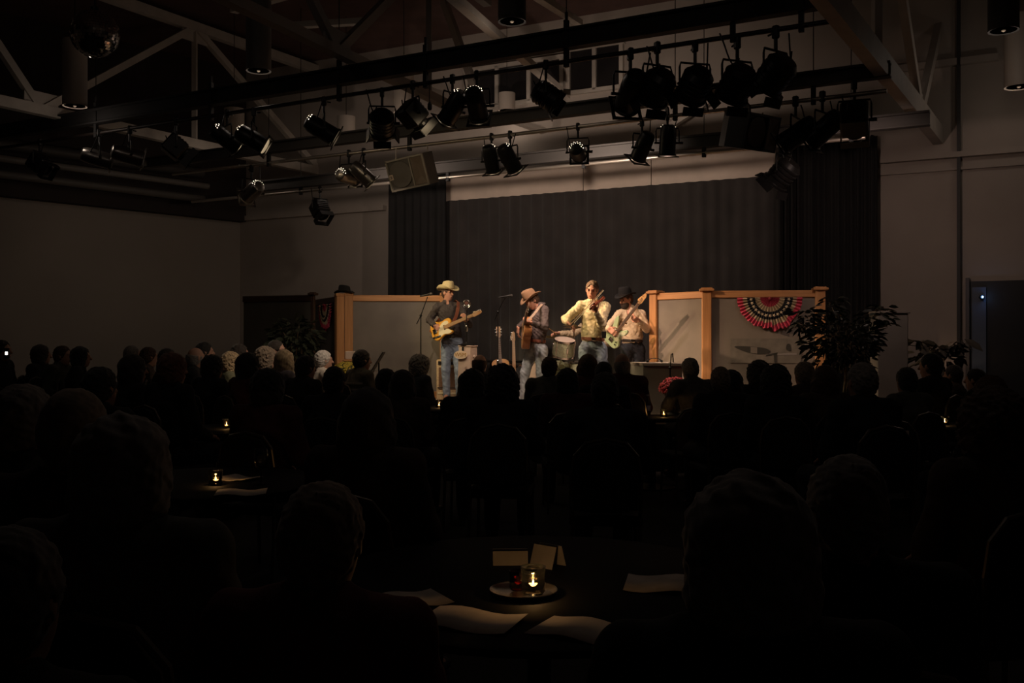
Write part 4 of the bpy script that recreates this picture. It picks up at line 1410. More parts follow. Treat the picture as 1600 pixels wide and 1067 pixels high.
# drums
M_shell = mat('drum_sparkle', (0.40, 0.42, 0.27), 0.25, 0.25, noise=.25, nscale=60)
M_headk = mat('drum_head', (0.55, 0.44, 0.36), .5)
def drum(name, label, px, py, Y, r, dep, axis, lugs=8, hoop=M_chrome, headm=M_headk):
    c = PY(px, py, Y)
    ax = V(axis).normalized()
    R = frame(ax.orthogonal(), ax)
    t = thing(name, label, 'drum', mw=Matrix.Translation(c) @ R.to_4x4())
    MB().lathe([(r * .97, -dep / 2), (r, -dep / 2), (r, dep / 2), (r * .97, dep / 2)], 32).build('shell', M_shell, t, 'auto')
    for z in (-dep / 2, dep / 2):
        MB().lathe([(r * .98, z - .014), (r * 1.05, z - .014), (r * 1.05, z + .014), (r * .98, z + .014), (r * .98, z - .014)], 32).build('hoop', hoop, t, 'auto')
        MB().lathe([(0, z), (r * .98, z), (r * .98, z + .004), (0, z + .004)], 32).build('drum_head', headm, t)
    for k in range(lugs):
        a = 2 * PI * k / lugs
        q = V((r * 1.02 * math.cos(a), r * 1.02 * math.sin(a), 0))
        MB().bbox(q, (.022, .03, min(.09, dep * .5)), .006, Matrix.Rotation(a, 3, 'Z')).tube([q * 1.015 + V((0, 0, -dep / 2)), q * 1.015 + V((0, 0, dep / 2))], .005, 6).build('lug', M_chrome, t)
    return t
bd = drum('bass_drum', 'pale green bass drum with pinkish head behind the brown-hatted man', 857, 592, 15.35, .28, .40, (-.80, -.55, 0), 10, M_shell)
for s in (-1, 1):
    MB().tube([PY(857, 592, 15.35) + V((s * .12, -.25 * s - .1, -.16)), PY(857, 592, 15.35) + V((s * .22, -.34 * s - .15, -.53))], .010, 6).build('spur', M_chrome, bd, world=True)
rt = drum('rack_tom', 'pale green rack tom with chrome lugs left of the fiddler', 881, 543.5, 14.95, .165, .25, (.10, -.30, 1), 6)
MB().tube([PY(881, 556, 15.1), PY(873, 570, 15.3)], .012, 8).build('tom_arm', M_chrome, rt, world=True)
ft = drum('floor_tom', 'pale green floor tom partly hidden by the fiddler', 903, 585, 15.15, .20, .38, (0, -.02, 1), 8)
for k in range(3):
    a = 2 * PI * k / 3 + .4
    q = PY(903, 585, 15.15) + V((.215 * math.cos(a), .215 * math.sin(a), 0))
    MB().tube([q + V((0, 0, .05)), V((q.x, q.y, SZ))], .009, 6).build('leg', M_chrome, ft, world=True)
M_brass = mat('cymbal_brass', (.30, .20, .08), .35, .9)
def cymbal(label, px, py, Y, r, tilt, two=False):
    c = PY(px, py, Y)
    t = thing('cymbal_stand', label, 'cymbal', (c.x, c.y, SZ))
    R = Matrix.Rotation(tilt, 3, 'X') @ Matrix.Rotation(.12, 3, 'Y')
    z = c.z - SZ
    MB().lathe([(.012, .02), (.045, .014), (.06, .002), (r, -.012), (r, -.015), (.06, -.002), (.012, .016)], 32, R=R, c=(0, 0, z)).build('cymbal', M_brass, t, 'auto')
    if two:
        MB().lathe([(.012, -.02), (.045, -.014), (.06, -.002), (r, .012), (r, .009), (.06, -.005)], 32, c=(0, 0, z - .035)).build('cymbal', M_brass, t, 'auto')
    MB().tube([(0, 0, .25), (0, 0, z + .06)], .010, 8).build('pole', M_chrome, t)
    for k in range(3):
        a = 2 * PI * k / 3
        MB().tube([(0, 0, .30), (.24 * math.cos(a), .24 * math.sin(a), 0.008)], .009, 6).build('leg', M_chrome, t)
cymbal('dark ride cymbal on a stand behind the brown-hatted man', 866, 526, 16.15, .24, .10)
cymbal('hi-hat cymbals on a stand left of the fiddler', 897, 509, 15.05, .17, .0, True)
# drum stool
p = PY(926, 0, 15.65)
t = thing('drum_stool', 'round drum stool hidden behind the fiddler', 'stool', (p.x, p.y, SZ))
MB().lathe([(.0, .47), (.15, .47), (.16, .49), (.16, .52), (.14, .54), (0, .54)], 20).build('seat', M_black, t, 'auto')
MB().tube([(0, 0, .2), (0, 0, .48)], .014, 8).build('post', M_chrome, t)
for k in range(3):
    a = 2 * PI * k / 3
    MB().tube([(0, 0, .26), (.22 * math.cos(a), .22 * math.sin(a), .01)], .010, 6).build('leg', M_chrome, t)

# grey desk in front of the right divider, papers on it
ca, cb, cc = PY(1005, 0, 12.15), PY(1066, 0, 11.98), PY(985, 0, 12.85)
ze = PY(0, 567.5, 12.15).z
t = thing('stage_desk', 'plain dark grey desk in front of the lit right divider', 'desk', (ca.x, ca.y, SZ))
ux, uy = (cb - ca), (cc - ca)
ux.z = uy.z = 0
vs = [V((0, 0, 0)), ux, ux + uy, uy]
h_ = ze - SZ
MB().add([*vs, *[v + V((0, 0, h_ - .03)) for v in vs]], [(0, 3, 2, 1), (4, 5, 6, 7), (0, 1, 5, 4), (1, 2, 6, 5), (2, 3, 7, 6), (3, 0, 4, 7)]).build('carcass', mat('desk_grey', (.13, .125, .11), .8, noise=.1, nscale=4), t)
cen = (ux + uy) / 2
vt = [cen + (v - cen) * 1.04 for v in vs]
MB().add([*[v + V((0, 0, h_ - .03)) for v in vt], *[v + V((0, 0, h_)) for v in vt]], [(0, 3, 2, 1), (4, 5, 6, 7), (0, 1, 5, 4), (1, 2, 6, 5), (2, 3, 7, 6), (3, 0, 4, 7)]).build('desk_top', mat('desk_top', (.20, .18, .15), .6), t)
M_paper = mat('paper', (.70, .62, .52), .85, noise=.05, nscale=10)
for i, (u, v, a, lb) in enumerate(((.16, .4, .2, 'white sheet of paper at the left end of the grey desk'), (.62, .45, -.3, 'white sheets of paper in the middle of the grey desk'))):
    q = ca + ux * u + uy * v
    tag(MB().bbox((0, 0, .004), (.30, .21, .008), .002).build('paper_sheet', M_paper, mw=Matrix.Translation((q.x, q.y, ze)) @ Matrix.Rotation(a - .3, 4, 'Z')), lb, 'paper', 'papers on the desk')
q = ca + ux * .42 + uy * .35
t = thing('wire_headset', 'small dark wire headset lying on the grey desk', 'headset', (q.x, q.y, ze))
MB().tube([(.09 * math.cos(PI * k / 8), .02 * math.sin(k), .012 + .05 * math.sin(PI * k / 8)) for k in range(9)], .006, 6).build('band', M_blk2, t)
for s in (-1, 1):
    MB().ball((s * .09, 0, .022), (.018, .03, .022), 8, 6).build('ear_pad', M_blk2, t, True)

# music stand seen edge on
p = PY(592, 0, 14.3)
t = thing('music_stand', 'black music stand tilted in front of the long left divider', 'music stand', (p.x, p.y, SZ))
a_, b_ = PY(581, 581, 14.3), PY(600, 550, 14.3)
dd = (b_ - a_)
MB().box((a_ + b_) / 2, (dd.length, .30, .012), frame(dd, (-1, 0, .5))).build('desk', M_blk2, t, world=True)
MB().box(a_ + V((.03, 0, .02)), (.012, .30, .06), frame(dd, (-1, 0, .5))).build('lip', M_chrome, t, world=True)
MB().tube([(0, 0, .05), V((0, 0, (a_ + b_).z / 2 - SZ - .01))], .011, 8).build('pole', M_blk2, t)
for k in range(3):
    a = 2 * PI * k / 3
    MB().tube([(0, 0, .2), (.2 * math.cos(a), .2 * math.sin(a), .01)], .008, 6).build('leg', M_blk2, t)

# ------------------------------------------------------------------ flowers and plants
def mum(px, py, Y, r, z, label, mf, mg, seed, mpot):
    c = PY(px, py, Y)
    rnd = random.Random(seed)
    t = thing('potted_mums', label, 'potted flowers', (c.x, c.y, SZ))
    zc = c.z - SZ
    pz = zc - r * .75
    MB().lathe([(.10, 0), (.10, .03), (.07, .06), (.06, max(.08, pz - .2)), (.09, pz - .17)], 18).build('pedestal', M_black, t, 'auto')
    MB().lathe([(.085, pz - .17), (.12, pz), (.13, pz + .02), (.12, pz + .02), (.10, pz - .02), (0, pz - .02)], 20).build('pot', mpot, t, 'auto')
    MB().ball((0, 0, zc - r * .25), (r * .92, r * .92, r * .66), 18, 10).build('foliage', mg, t, True)
    mb = MB()
    for k in range(420):
        a, cz = rnd.uniform(0, 2 * PI), rnd.uniform(-.35, 1)
        s = math.sqrt(1 - cz * cz)
        nn = V((s * math.cos(a), s * math.sin(a), cz * .74))
        p = V((0, 0, zc - r * .25)) + nn * r * rnd.uniform(.93, 1.06)
        R = frame(nn.orthogonal(), nn)
        e = rnd.uniform(.012, .02)
        vs = [p + nn * .008]
        for j in range(6):
            b = 2 * PI * j / 6 + a
            vs.append(p + R @ V((e * math.cos(b), e * math.sin(b), -.004)))
        mb.add(vs, [(0, 1 + j, 1 + (j + 1) % 6) for j in range(6)])
    mb.build('blossoms', mf, t)['kind'] = 'stuff'
M_leafd = mat('mum_leaf', (.035, .045, .018), .8, noise=.3, nscale=30)
mum(1054, 601, 11.75, .185, 0, 'red flowering potted chrysanthemum on the stage edge by the grey desk', mat('mum_red', (.72, .10, .11), .7, noise=.2, nscale=40), M_leafd, 3, M_black)
mum(541, 575, 14.1, .19, 0, 'yellow flowering potted chrysanthemum at the left of the stage', mat('mum_yellow', (.50, .38, .05), .7, noise=.2, nscale=40), M_leafd, 4, M_black)
# low oak step beside the yellow flowers
p = PY(548, 0, 15.3)
t = thing('oak_step', 'small oak box standing between the left posts and the yellow flowers', 'box', (p.x, p.y, SZ), rz=-.1)
MB().bbox((0, 0, .32), (.17, .16, .64), .01).build('body', M_oak, t)
MB().bbox((0, 0, .65), (.21, .20, .03), .008).build('lid', M_oakh, t)
MB().bbox((0, 0, .73), (.15, .14, .13), .01).build('upper_box', M_pod, t)

def leafmesh(spots, size, seed, droop=.4):
    rnd = random.Random(seed)
    mb = MB()
    for (p, d) in spots:
        p, d = V(p), V(d)
        d.z -= droop * rnd.random()
        d.normalize()
        side = d.cross(V((0, 0, 1)))
        if side.length < .1:
            side = V((1, 0, 0))
        side.normalize()
        side = (Matrix.Rotation(rnd.uniform(-1, 1), 3, d) @ side)
        nn = side.cross(d)
        L = size * rnd.uniform(.7, 1.2)
        w = L * .26
        vs = [p, p + d * L * .3 + side * w * .8 + nn * .006, p + d * L * .65 + side * w * .8, p + d * L - nn * L * .12, p + d * L * .65 - side * w * .8, p + d * L * .3 - side * w * .8 + nn * .006, p + d * L * .5 - nn * .012]
        mb.add(vs, [(0, 1, 6), (1, 2, 6), (2, 3, 6), (3, 4, 6), (4, 5, 6), (5, 0, 6)])
    return mb
M_fic = mat('ficus_leaf', (.012, .016, .009), .45, noise=.3, nscale=12)
M_trunk = mat('ficus_trunk', (.30, .24, .17), .8, noise=.3, nscale=25)
def tree(name, label, base, crown, rad, n, seed, size, stems, mleaf, extra=(), potz=.28, potr=.17):
    rnd = random.Random(seed)
    t = thing(name, label, 'plant', base)
    MB().lathe([(potr * .8, 0), (potr, potz), (potr * 1.06, potz), (potr * 1.06, potz + .03), (potr * .9, potz + .03), (potr * .85, potz - .03), (0, potz - .03)], 22).build('pot', M_black, t, 'auto')
    cr = V(crown) - V(base)
    for k in range(stems):
        a = 2 * PI * k / stems + .5
        q = V((.06 * math.cos(a), .06 * math.sin(a), potz - .03))
        e = cr + V((rad[0] * .35 * math.cos(a), rad[1] * .35 * math.sin(a), rad[2] * .1))
        MB().tube([q, q.lerp(e, .4) + V((.03 * math.sin(3 * a), .02, 0)), e, e + V((.1 * math.cos(a), .1 * math.sin(a), rad[2] * .5))], [.018, .015, .011, .005], 7).build('stem', M_trunk, t, True)
    sp = []
    for k in range(n):
        while True:
            u = V((rnd.uniform(-1, 1), rnd.uniform(-1, 1), rnd.uniform(-1, 1)))
            if .15 < u.length < 1:
                break
        p = cr + V((u.x * rad[0], u.y * rad[1], u.z * rad[2]))
        sp.append((p, (u.x + rnd.uniform(-.5, .5), u.y + rnd.uniform(-.5, .5), u.z * .4 + rnd.uniform(-.3, .3))))
    for (c, r, m) in extra:
        for k in range(m):
            u = V((rnd.uniform(-.75, .75), rnd.uniform(-.75, .75), rnd.uniform(-.6, .6)))
            p = V(c) - V(base) + u * r
            sp.append((p, (u.x + rnd.uniform(-.5, 1.0), u.y, u.z * .3)))
        MB().tube([cr, cr.lerp(V(c) - V(base), .6) + V((0, 0, .05)), V(c) - V(base)], [.010, .007, .003], 6).build('branch', M_trunk, t, True)
    leafmesh(sp, size, seed).build('foliage', mleaf, t)['kind'] = 'stuff'
    return t
cb_ = PY(1315, 535, 11.7)
tree('weeping_fig', 'tall dark leafy indoor tree in front of the right curtain', (cb_.x, cb_.y, SZ), cb_, (.48, .40, .37), 560, 21, .12, 3, M_fic, ((PY(1372, 492, 11.7), .20, 60), (PY(1262, 500, 11.6), .22, 70), (PY(1300, 480, 11.7), .2, 40)))
pb = PY(1460, 0, 12.95)
tree('potted_plant', 'faint broad-leaved potted plant against the wall near the door', (pb.x, pb.y, 0), PY(1464, 552, 12.95), (.36, .18, .16), 46, 22, .24, 4, mat('faint_leaf', (.05, .043, .033), .7), ((PY(1436, 536, 12.95), .1, 8), (PY(1500, 533, 12.8), .12, 9)))
pb = PY(455, 0, 14.75)
tree('potted_fern', 'dim bushy potted plant before the unlit left divider', (pb.x, pb.y, SZ), PY(460, 530, 14.75), (.38, .28, .34), 380, 23, .14, 4, mat('dim_leaf', (.05, .06, .035), .7))

# ================================================================== PEOPLE: sculpting helpers
M_skin = mat('skin', (0.56, 0.27, 0.185), 0.55, noise=.06, nscale=20)
M_skinp = mat('skin_pale', (0.50, 0.28, 0.20), 0.6, noise=.06, nscale=20)
M_eye = mat('eye_dark', (0.03, 0.02, 0.018), 0.3)
M_lip = mat('lip', (0.30, 0.09, 0.075), 0.5)
M_brow = mat('brow', (0.06, 0.035, 0.022), 0.8)
def R3(s, f, u):
    return np.array([[s.x, f.x, u.x], [s.y, f.y, u.y], [s.z, f.z, u.z]])
def hframe(f, u):
    f = V(f).normalized()
    u = V(u)
    s = f.cross(u).normalized()
    u = s.cross(f).normalized()
    return s, f, u
def head_sdf(S, c, f, u, k=1.0):
    s, f, u = hframe(f, u)
    R = R3(s, f, u)
    c = V(c)
    S.ell(c + u * .015 - f * .008, (.074 * k, .094 * k, .098 * k), R, .02)
    S.ell(c + f * .022 - u * .045, (.058, .068, .075), R, .03)
    S.ell(c + f * .055 - u * .098, (.026, .022, .020), R, .03)
    S.ell(c + f * .082 + u * .022, (.048, .016, .012), R, .015)
    S.cone(c + f * .088 + u * .008, c + f * .113 - u * .028, .010, .0145, .012)
    S.ell(c + f * .088 - u * .062, (.024, .012, .011), R, .01)
    for g in (-1, 1):
        S.ell(c + s * (.076 * g) - f * .006 - u * .008, (.009, .021, .033), R, .008)
        S.ell(c + f * .102 + s * (.033 * g) + u * .002, (.018, .014, .011), R, .010, 'd')
def hand_sdf(S, w, d, n, curl=.6, ts=1):
    d = V(d).normalized()
    n = (V(n) - d * V(n).dot(d)).normalized()
    s = d.cross(n)
    w = V(w)
    R = R3(d, s, n)
    S.box(w + d * .048, (.050, .042, .015), R, .012, .012)
    for i, (off, L) in enumerate(((-.031, .92), (-.0105, 1.06), (.0105, 1.0), (.031, .80))):
        p = w + d * .088 + s * off
        a = 0
        dd = d + s * (off * 1.2)
        for j, (l, da, r) in enumerate(((.040, .45, .0092), (.027, .9, .0085), (.021, .7, .0076))):
            a += curl * da
            v = (dd * math.cos(a) + n * math.sin(a)).normalized()
            q = p + v * l * L
            S.cone(p, q, r, r * .93, .004)
            p = q
    p = w + d * .022 + s * (ts * .034)
    v = (d * .62 + s * (ts * .62) + n * .38).normalized()
    q = p + v * .042
    S.cone(p, q, .0125, .0105, .008)
    v2 = (d * .8 + s * (ts * .12) + n * (.35 + .4 * curl)).normalized()
    S.cone(q, q + v2 * .032, .0105, .0088, .004)
def torso_axes(J):
    r = (J['shR'] - J['shL']).normalized()
    up = (J['neck'] - J['pelvis']).normalized()
    return r, up, r.cross(up).normalized()
def body_sdf(J, hands, k=1.0):
    S = Sdf()
    r, up, n = torso_axes(J)
    nf = (np.array(n), .72)
    S.cone(J['pelvis'], J['belt'], .125 * k, .112 * k, .04, nf)
    S.cone(J['belt'], J['chest'], .112 * k, .135 * k, .05, nf)
    mid = (J['shL'] + J['shR']) / 2
    S.cone(J['chest'], mid - up * .02, .135 * k, .09, .05, nf)
    S.cone(J['shL'], J['shR'], .056, .056, .04)
    s, f, u = hframe(J['hf'], J['hu'])
    S.cone(J['neck'] - up * .05, J['head'] - u * .05 - f * .012, .060, .052, .03)
    head_sdf(S, J['head'], f, u)
    for q in 'LR':
        S.cone(J['sh' + q], J['el' + q], .052, .042, .03)
        S.cone(J['el' + q], J['wr' + q], .042, .027, .015)
        S.cone(J['hp' + q], J['kn' + q], .080, .055, .04)
        S.cone(J['kn' + q], J['an' + q], .055, .038, .02)
        fd = V(J['toe' + q]) - V(J['an' + q])
        S.cone(J['an' + q], J['toe' + q], .036, .030, .02)
        if q in hands:
            hand_sdf(S, J['wr' + q], *hands[q])
    return S
def shirt_sdf(J, k=1.0, loose=.012, sleeve=1.0):
    S = Sdf()
    r, up, n = torso_axes(J)
    nf = (np.array(n), .74)
    S.cone(J['belt'] - up * .015, J['belt'] + up * .10, .138 * k + loose, .132 * k + loose, .03, nf)
    S.cone(J['belt'] + up * .08, J['chest'], .130 * k + loose, .146 * k + loose, .05, nf)
    mid = (J['shL'] + J['shR']) / 2
    S.cone(J['chest'], mid - up * .015, .146 * k + loose, .098, .05, nf)
    S.cone(J['shL'], J['shR'], .060, .060, .05)
    for q in 'LR':
        S.cone(J['neck'] - up * .02, J['sh' + q] + up * .005, .055, .052, .04)
    S.cone(mid, J['neck'] + up * .012, .07, .066, .03)
    for q in 'LR':
        S.cone(J['sh' + q], J['el' + q], .066, .055 + loose * .3, .035)
        e = J['el' + q].lerp(J['wr' + q], .93 * sleeve)
        S.cone(J['el' + q], e, .055 + loose * .3, .040, .02)
    # waist hem cut and neck opening
    b = J['belt'] - up * .055
    R = R3(r, n, up)
    S.box(b - up * .09, (.3, .3, .09), R, .005, .012, 'd')
    S.cone(J['neck'] + up * .005, J['neck'] + up * .12, .057, .066, .006, None, 'd')
    if 'front' in J:
        fr = (J['front'] - up * J['front'].dot(up)).normalized()
        S.cone(J['neck'] + fr * .075 + up * .03, J['neck'] + fr * .125 - up * .11, .040, .006, .006, None, 'd')
    return S
def trousers_sdf(J, k=1.0, wide=1.0):
    S = Sdf()
    r, up, n = torso_axes(J)
    nf = (np.array(n), .76)
    S.cone(J['pelvis'], J['belt'] + up * .005, .142 * k, .130 * k, .03, nf)
    for q in 'LR':
        S.cone(J['hp' + q], J['kn' + q], .098 * k, .070 * wide, .045)
        S.cone(J['kn' + q], J['an' + q].lerp(J['kn' + q], .02), .070 * wide, .058 * wide, .025)
    R = R3(r, n, up)
    S.box(J['belt'] + up * .105, (.3, .3, .09), R, .005, .008, 'd')
    return S
def shoe_sdf(an, toe):
    S = Sdf()
    d = (V(toe) - V(an))
    d.z = 0
    d.normalize()
    a = V((an.x, an.y, toe.z))
    S.cone(a - d * .035 + V((0, 0, .005)), a + d * .06, .040, .042, .02)
    S.cone(a + d * .06, a + d * .155, .042, .030, .02)
    S.cone(V(an) + V((0, 0, .02)), a, .046, .046, .02)
    S.box(a + d * .05 - V((0, 0, .055)), (.3, .3, .0155), None, .001, .004, 'd')
    return S
def hair_sdf(style, c, f, u):
    S = Sdf()
    s, f, u = hframe(f, u)
    R = R3(s, f, u)
    c = V(c)
    if style in ('short', 'crop', 'fringe'):
        e = .004 if style == 'crop' else .0
        S.ell(c + u * .024 - f * .014, (.085 - e, .104 - e, .101 - e), R, .01)
        S.ell(c - u * .02 - f * .045, (.076 - e, .068, .085), R, .03)
        S.ell(c + f * .098 - u * .035, (.082, .082, .112), R, .015, 'd')
        S.box(c - u * .175, (.2, .2, .07), R, .01, .02, 'd')
        if style == 'fringe':
            S.ell(c + u * .115 + f * .02, (.15, .16, .085), R, .01, 'd')
    elif style in ('bob', 'long', 'curly'):
        k = 1.14 if style == 'curly' else 1.0
        S.ell(c + u * .018 - f * .018, (.104 * k, .116 * k, .112 * k), R, .01)
        S.ell(c - u * .065 - f * .032, (.108 * k, .088 * k, .085 * k), R, .04)
        if style == 'long':
            S.cone(c - f * .052 - u * .05, c - f * .085 - u * .27, .098, .070, .05, (np.array(f), .55))
            for g in (-1, 1):
                S.cone(c + s * (.082 * g) - u * .03, c + s * (.095 * g) - u * .21, .036, .026, .03)
        S.ell(c + f * .112 - u * .035, (.066, .085, .115), R, .015, 'd')
    elif style == 'bun':
        S.ell(c + u * .022 - f * .012, (.086, .106, .103), R, .01)
        S.ell(c - u * .02 - f * .04, (.078, .07, .08), R, .03)
        S.ell(c + u * .07 - f * .115, (.045, .042, .045), R, .012)
        S.ell(c + f * .092 - u * .045, (.080, .085, .105), R, .015, 'd')
        S.box(c - u * .17, (.2, .2, .07), R, .01, .02, 'd')
    return S
def face_parts(parent, J, beard=None, mbrow=M_brow):
    s, f, u = hframe(J['hf'], J['hu'])
    c = J['head']
    Rm = Matrix((s, f, u)).transposed()
    for g in (-1, 1):
        MB().ball(c + f * .0815 + s * (.033 * g) + u * .002, (.013, .011, .009), 10, 6, Rm).build('eye', M_eye, parent, True, True)
        MB().ball(c + f * .0925 + s * (.034 * g) + u * .026, (.020, .006, .0045), 10, 6, Rm).build('eyebrow', mbrow, parent, True, True)
    MB().ball(c + f * .099 - u * .0635, (.020, .004, .0035), 10, 6, Rm).build('mouth', M_lip, parent, True, True)
    if beard:
        S = Sdf()
        R = R3(s, f, u)
        S.ell(c + f * .030 - u * .070, (.066, .072, .070), R, .02)
        S.ell(c + f * .058 - u * .112, (.034, .030, .032), R, .03)
        S.ell(c + f * .10 - u * .045, (.035, .020, .010), R, .01)
        S.ell(c + f * .06 + u * .015, (.085, .12, .065), R, .012, 'd')
        S.ell(c + f * .115 - u * .066, (.020, .022, .008), R, .004, 'd')
        S.build('beard', .006, beard, parent, (.0015, 160, .3))
def belt_parts(parent, J, m, k=1.0, buckle=True):
    r, up, n = torso_axes(J)
    Rm = Matrix((r, n, up)).transposed()
    if J['front'].dot(n) < 0:
        fr = -1
    else:
        fr = 1
    rx, ry = .156 * k, .121 * k
    b = MB().lathe([(.97, -.021), (1.0, -.021), (1.01, 0), (1.0, .021), (.97, .021), (.97, -.021)], 36, c=J['belt'] - up * .022, R=Rm, sx=rx, sy=ry).build('belt', m, parent, 'auto', True)
    if buckle:
        MB().bbox(J['belt'] - up * .022 + n * fr * (ry * 1.03), (.055, .010, .042), .004, Rm).build('buckle', M_chrome, b, world=True)
def collar(parent, J, m):
    r, up, n = torso_axes(J)
    fr = 1 if J['front'].dot(n) > 0 else -1
    vs, fs = [], []
    N = 18
    for q, (rr, z) in enumerate(((.060, .055), (.078, .010))):
        for side in (0, 1):
            for k in range(N + 1):
                a = (PI / 2 * fr) + .35 + (2 * PI - .7) * k / N
                e = rr + side * .004
                drop = .035 * q * (abs(k - N / 2) / (N / 2)) ** 4
                vs.append(J['neck'] + r * e * math.cos(a) + n * e * math.sin(a) + up * (z - drop))
    w = N + 1
    for k in range(N):
        fs += [(k, k + 1, 2 * w + k + 1, 2 * w + k), (w + k, 3 * w + k, 3 * w + k + 1, w + k + 1), (k, w + k, w + k + 1, k + 1), (2 * w + k, 2 * w + k + 1, 3 * w + k + 1, 3 * w + k)]
    MB().add(vs, fs).build('collar', m, parent, True, True)

def figure(label, J, hands, mshirt, mjeans, mbelt, mshoe, base, hair=None, mhair=None, hat=None, beard=None, k=1.0, sleeve=1.0, ph=0.3, vox=.0075):
    t = thing('person', label, 'person', base, group='band on the stage')
    body_sdf(J, hands, k).build('body', vox, M_skin, t)
    sh = shirt_sdf(J, k, .014, sleeve).build('shirt', .009, mshirt, t, (.0065, 58, ph))
    collar(t, J, mshirt)
    trousers_sdf(J, k).build('jeans', .009, mjeans, t, (.005, 60, ph + 1))
    belt_parts(t, J, mbelt, k)
    for q in 'LR':
        shoe_sdf(J['an' + q], J['toe' + q]).build('boot', .009, mshoe, t)
    face_parts(t, J, beard)
    if hair:
        hair_sdf(hair, J['head'], J['hf'], J['hu']).build('hair', .007, mhair, t, (.0055, 115, .4))
    if hat:
        s, f, u = hframe(J['hf'], J['hu'])
        mw = Matrix.Translation(J['head'] + u * hat.get('up', .055) - f * .006) @ Matrix((s, f, u)).transposed().to_4x4()
        hat_parts(t, mw, hat['m'], hat['b'], hat.get('brim', .185), hat.get('crown', .125), hat.get('curl', .06), hat.get('dip', .02), .086, .104)
    return t
def joints(Y, pts, head, hf, hu, front):
    J = {k: PY(v[0], v[1], Y + (v[2] if len(v) > 2 else 0)) for k, v in pts.items()}
    J['head'] = PY(head[0], head[1], Y + (head[2] if len(head) > 2 else 0))
    J['hf'], J['hu'], J['front'] = V(hf), V(hu), V(front)
    for q in 'LR':
        J['an' + q].z = SZ + .085
        fd = V(front).normalized()
        d = V((fd.x, fd.y, 0)).normalized()
        sd = V((d.y, -d.x, 0)) * (.25 if q == 'R' else -.25)
        dd = (d + sd).normalized()
        J['toe' + q] = V((J['an' + q].x, J['an' + q].y, SZ + .041)) + dd * .14
    return J

M_jean1 = mat('denim_mid', (.20, .245, .33), .85, noise=.22, nscale=14)
M_jean2 = mat('denim_faded', (.33, .365, .39), .85, noise=.28, nscale=10)
M_jean3 = mat('denim_blue', (.215, .27, .335), .85, noise=.25, nscale=12)
M_jean4 = mat('denim_dark', (.022, .026, .034), .85, noise=.2, nscale=12)
M_sh1 = mat('shirt_charcoal', (.046, .036, .036), .85, noise=.12, nscale=18)
M_sh2 = mat('shirt_brown', (.075, .055, .05), .85, noise=.12, nscale=18)
M_sh3 = mat('shirt_yellow', (.68, .58, .36), .8, noise=.06, nscale=18)
M_sh4 = mat('shirt_cream', (.60, .46, .32), .8, noise=.06, nscale=18)
M_sh5 = mat('shirt_tan', (.58, .44, .29), .8, noise=.06, nscale=18)
M_lbrown = mat('leather_brown', (.24, .085, .05), .5, noise=.15, nscale=30)
M_lblack = mat('leather_black', (.03, .022, .02), .5)
M_boot = mat('boot_tan', (.34, .17, .09), .5)
M_straw = mat('straw_hat', (.64, .53, .29), .8, noise=.10, nscale=60)
M_bfelt = mat('brown_felt', (.27, .155, .085), .9, noise=.1, nscale=20)
M_hbrown = mat('hair_brown', (.07, .035, .02), .7, noise=.3, nscale=60)
M_hsand = mat('hair_sandy', (.17, .105, .065), .7, noise=.35, nscale=60)

# ---- the straw-hatted electric guitarist
Y = 15.4
J = joints(Y, dict(neck=(699, 474), chest=(702, 489), belt=(706, 523), pelvis=(706, 531),
    shR=(684, 480, 0), elR=(671, 500, -.02), wrR=(679, 509, -.24), shL=(720, 480, .05), elL=(733, 506, -.10), wrL=(730, 501.5, -.36),
    hpR=(698, 536), knR=(696.5, 578, -.03), anR=(698, 618), hpL=(714, 536), knL=(717, 578, -.03), anL=(718, 618, .02)),
    (700, 457.5), (.72, -.68, -.06), (0, .02, 1), (.12, -1, 0))
gN = (V((0.567, -0.24, 0.235))).normalized()
PA = figure('person in straw cowboy hat and dark shirt playing a butterscotch electric guitar', J,
    {'R': ((.75, -.12, -.55), (.15, .95, .1), .55, 1), 'L': ((-.45, -.25, .75), (-.5, .75, -.2), 1.0, 1)},
    M_sh1, M_jean1, M_lblack, M_boot, V((J['belt'].x, Y, SZ)), 'crop', M_hbrown, dict(m=M_straw, b=mat('straw_band', (.35, .24, .1), .8), curl=.07, brim=.20, crown=.135, up=.058))
# guitar strap over his left shoulder
mb = MB()
pts = [PY(709, 503, 15.10), PY(713.5, 492, 15.12), PY(716, 480, 15.17), PY(716, 471.5, 15.30), PY(713, 470, 15.45), PY(705, 478, 15.60), PY(690, 495, 15.62), PY(676, 512, 15.40), PY(673, 519, 15.2)]
for i in range(len(pts) - 1):
    a, b = pts[i], pts[i + 1]
    d = b - a
    rad = ((a + b) / 2 - PY(702, 485, 15.4))
    mb.box((a + b) / 2, (d.length * 1.12, .055, .006), frame(d, rad))
o = mb.build('guitar_strap', mat('strap_brown', (.30, .10, .055), .5), G1, world=True)

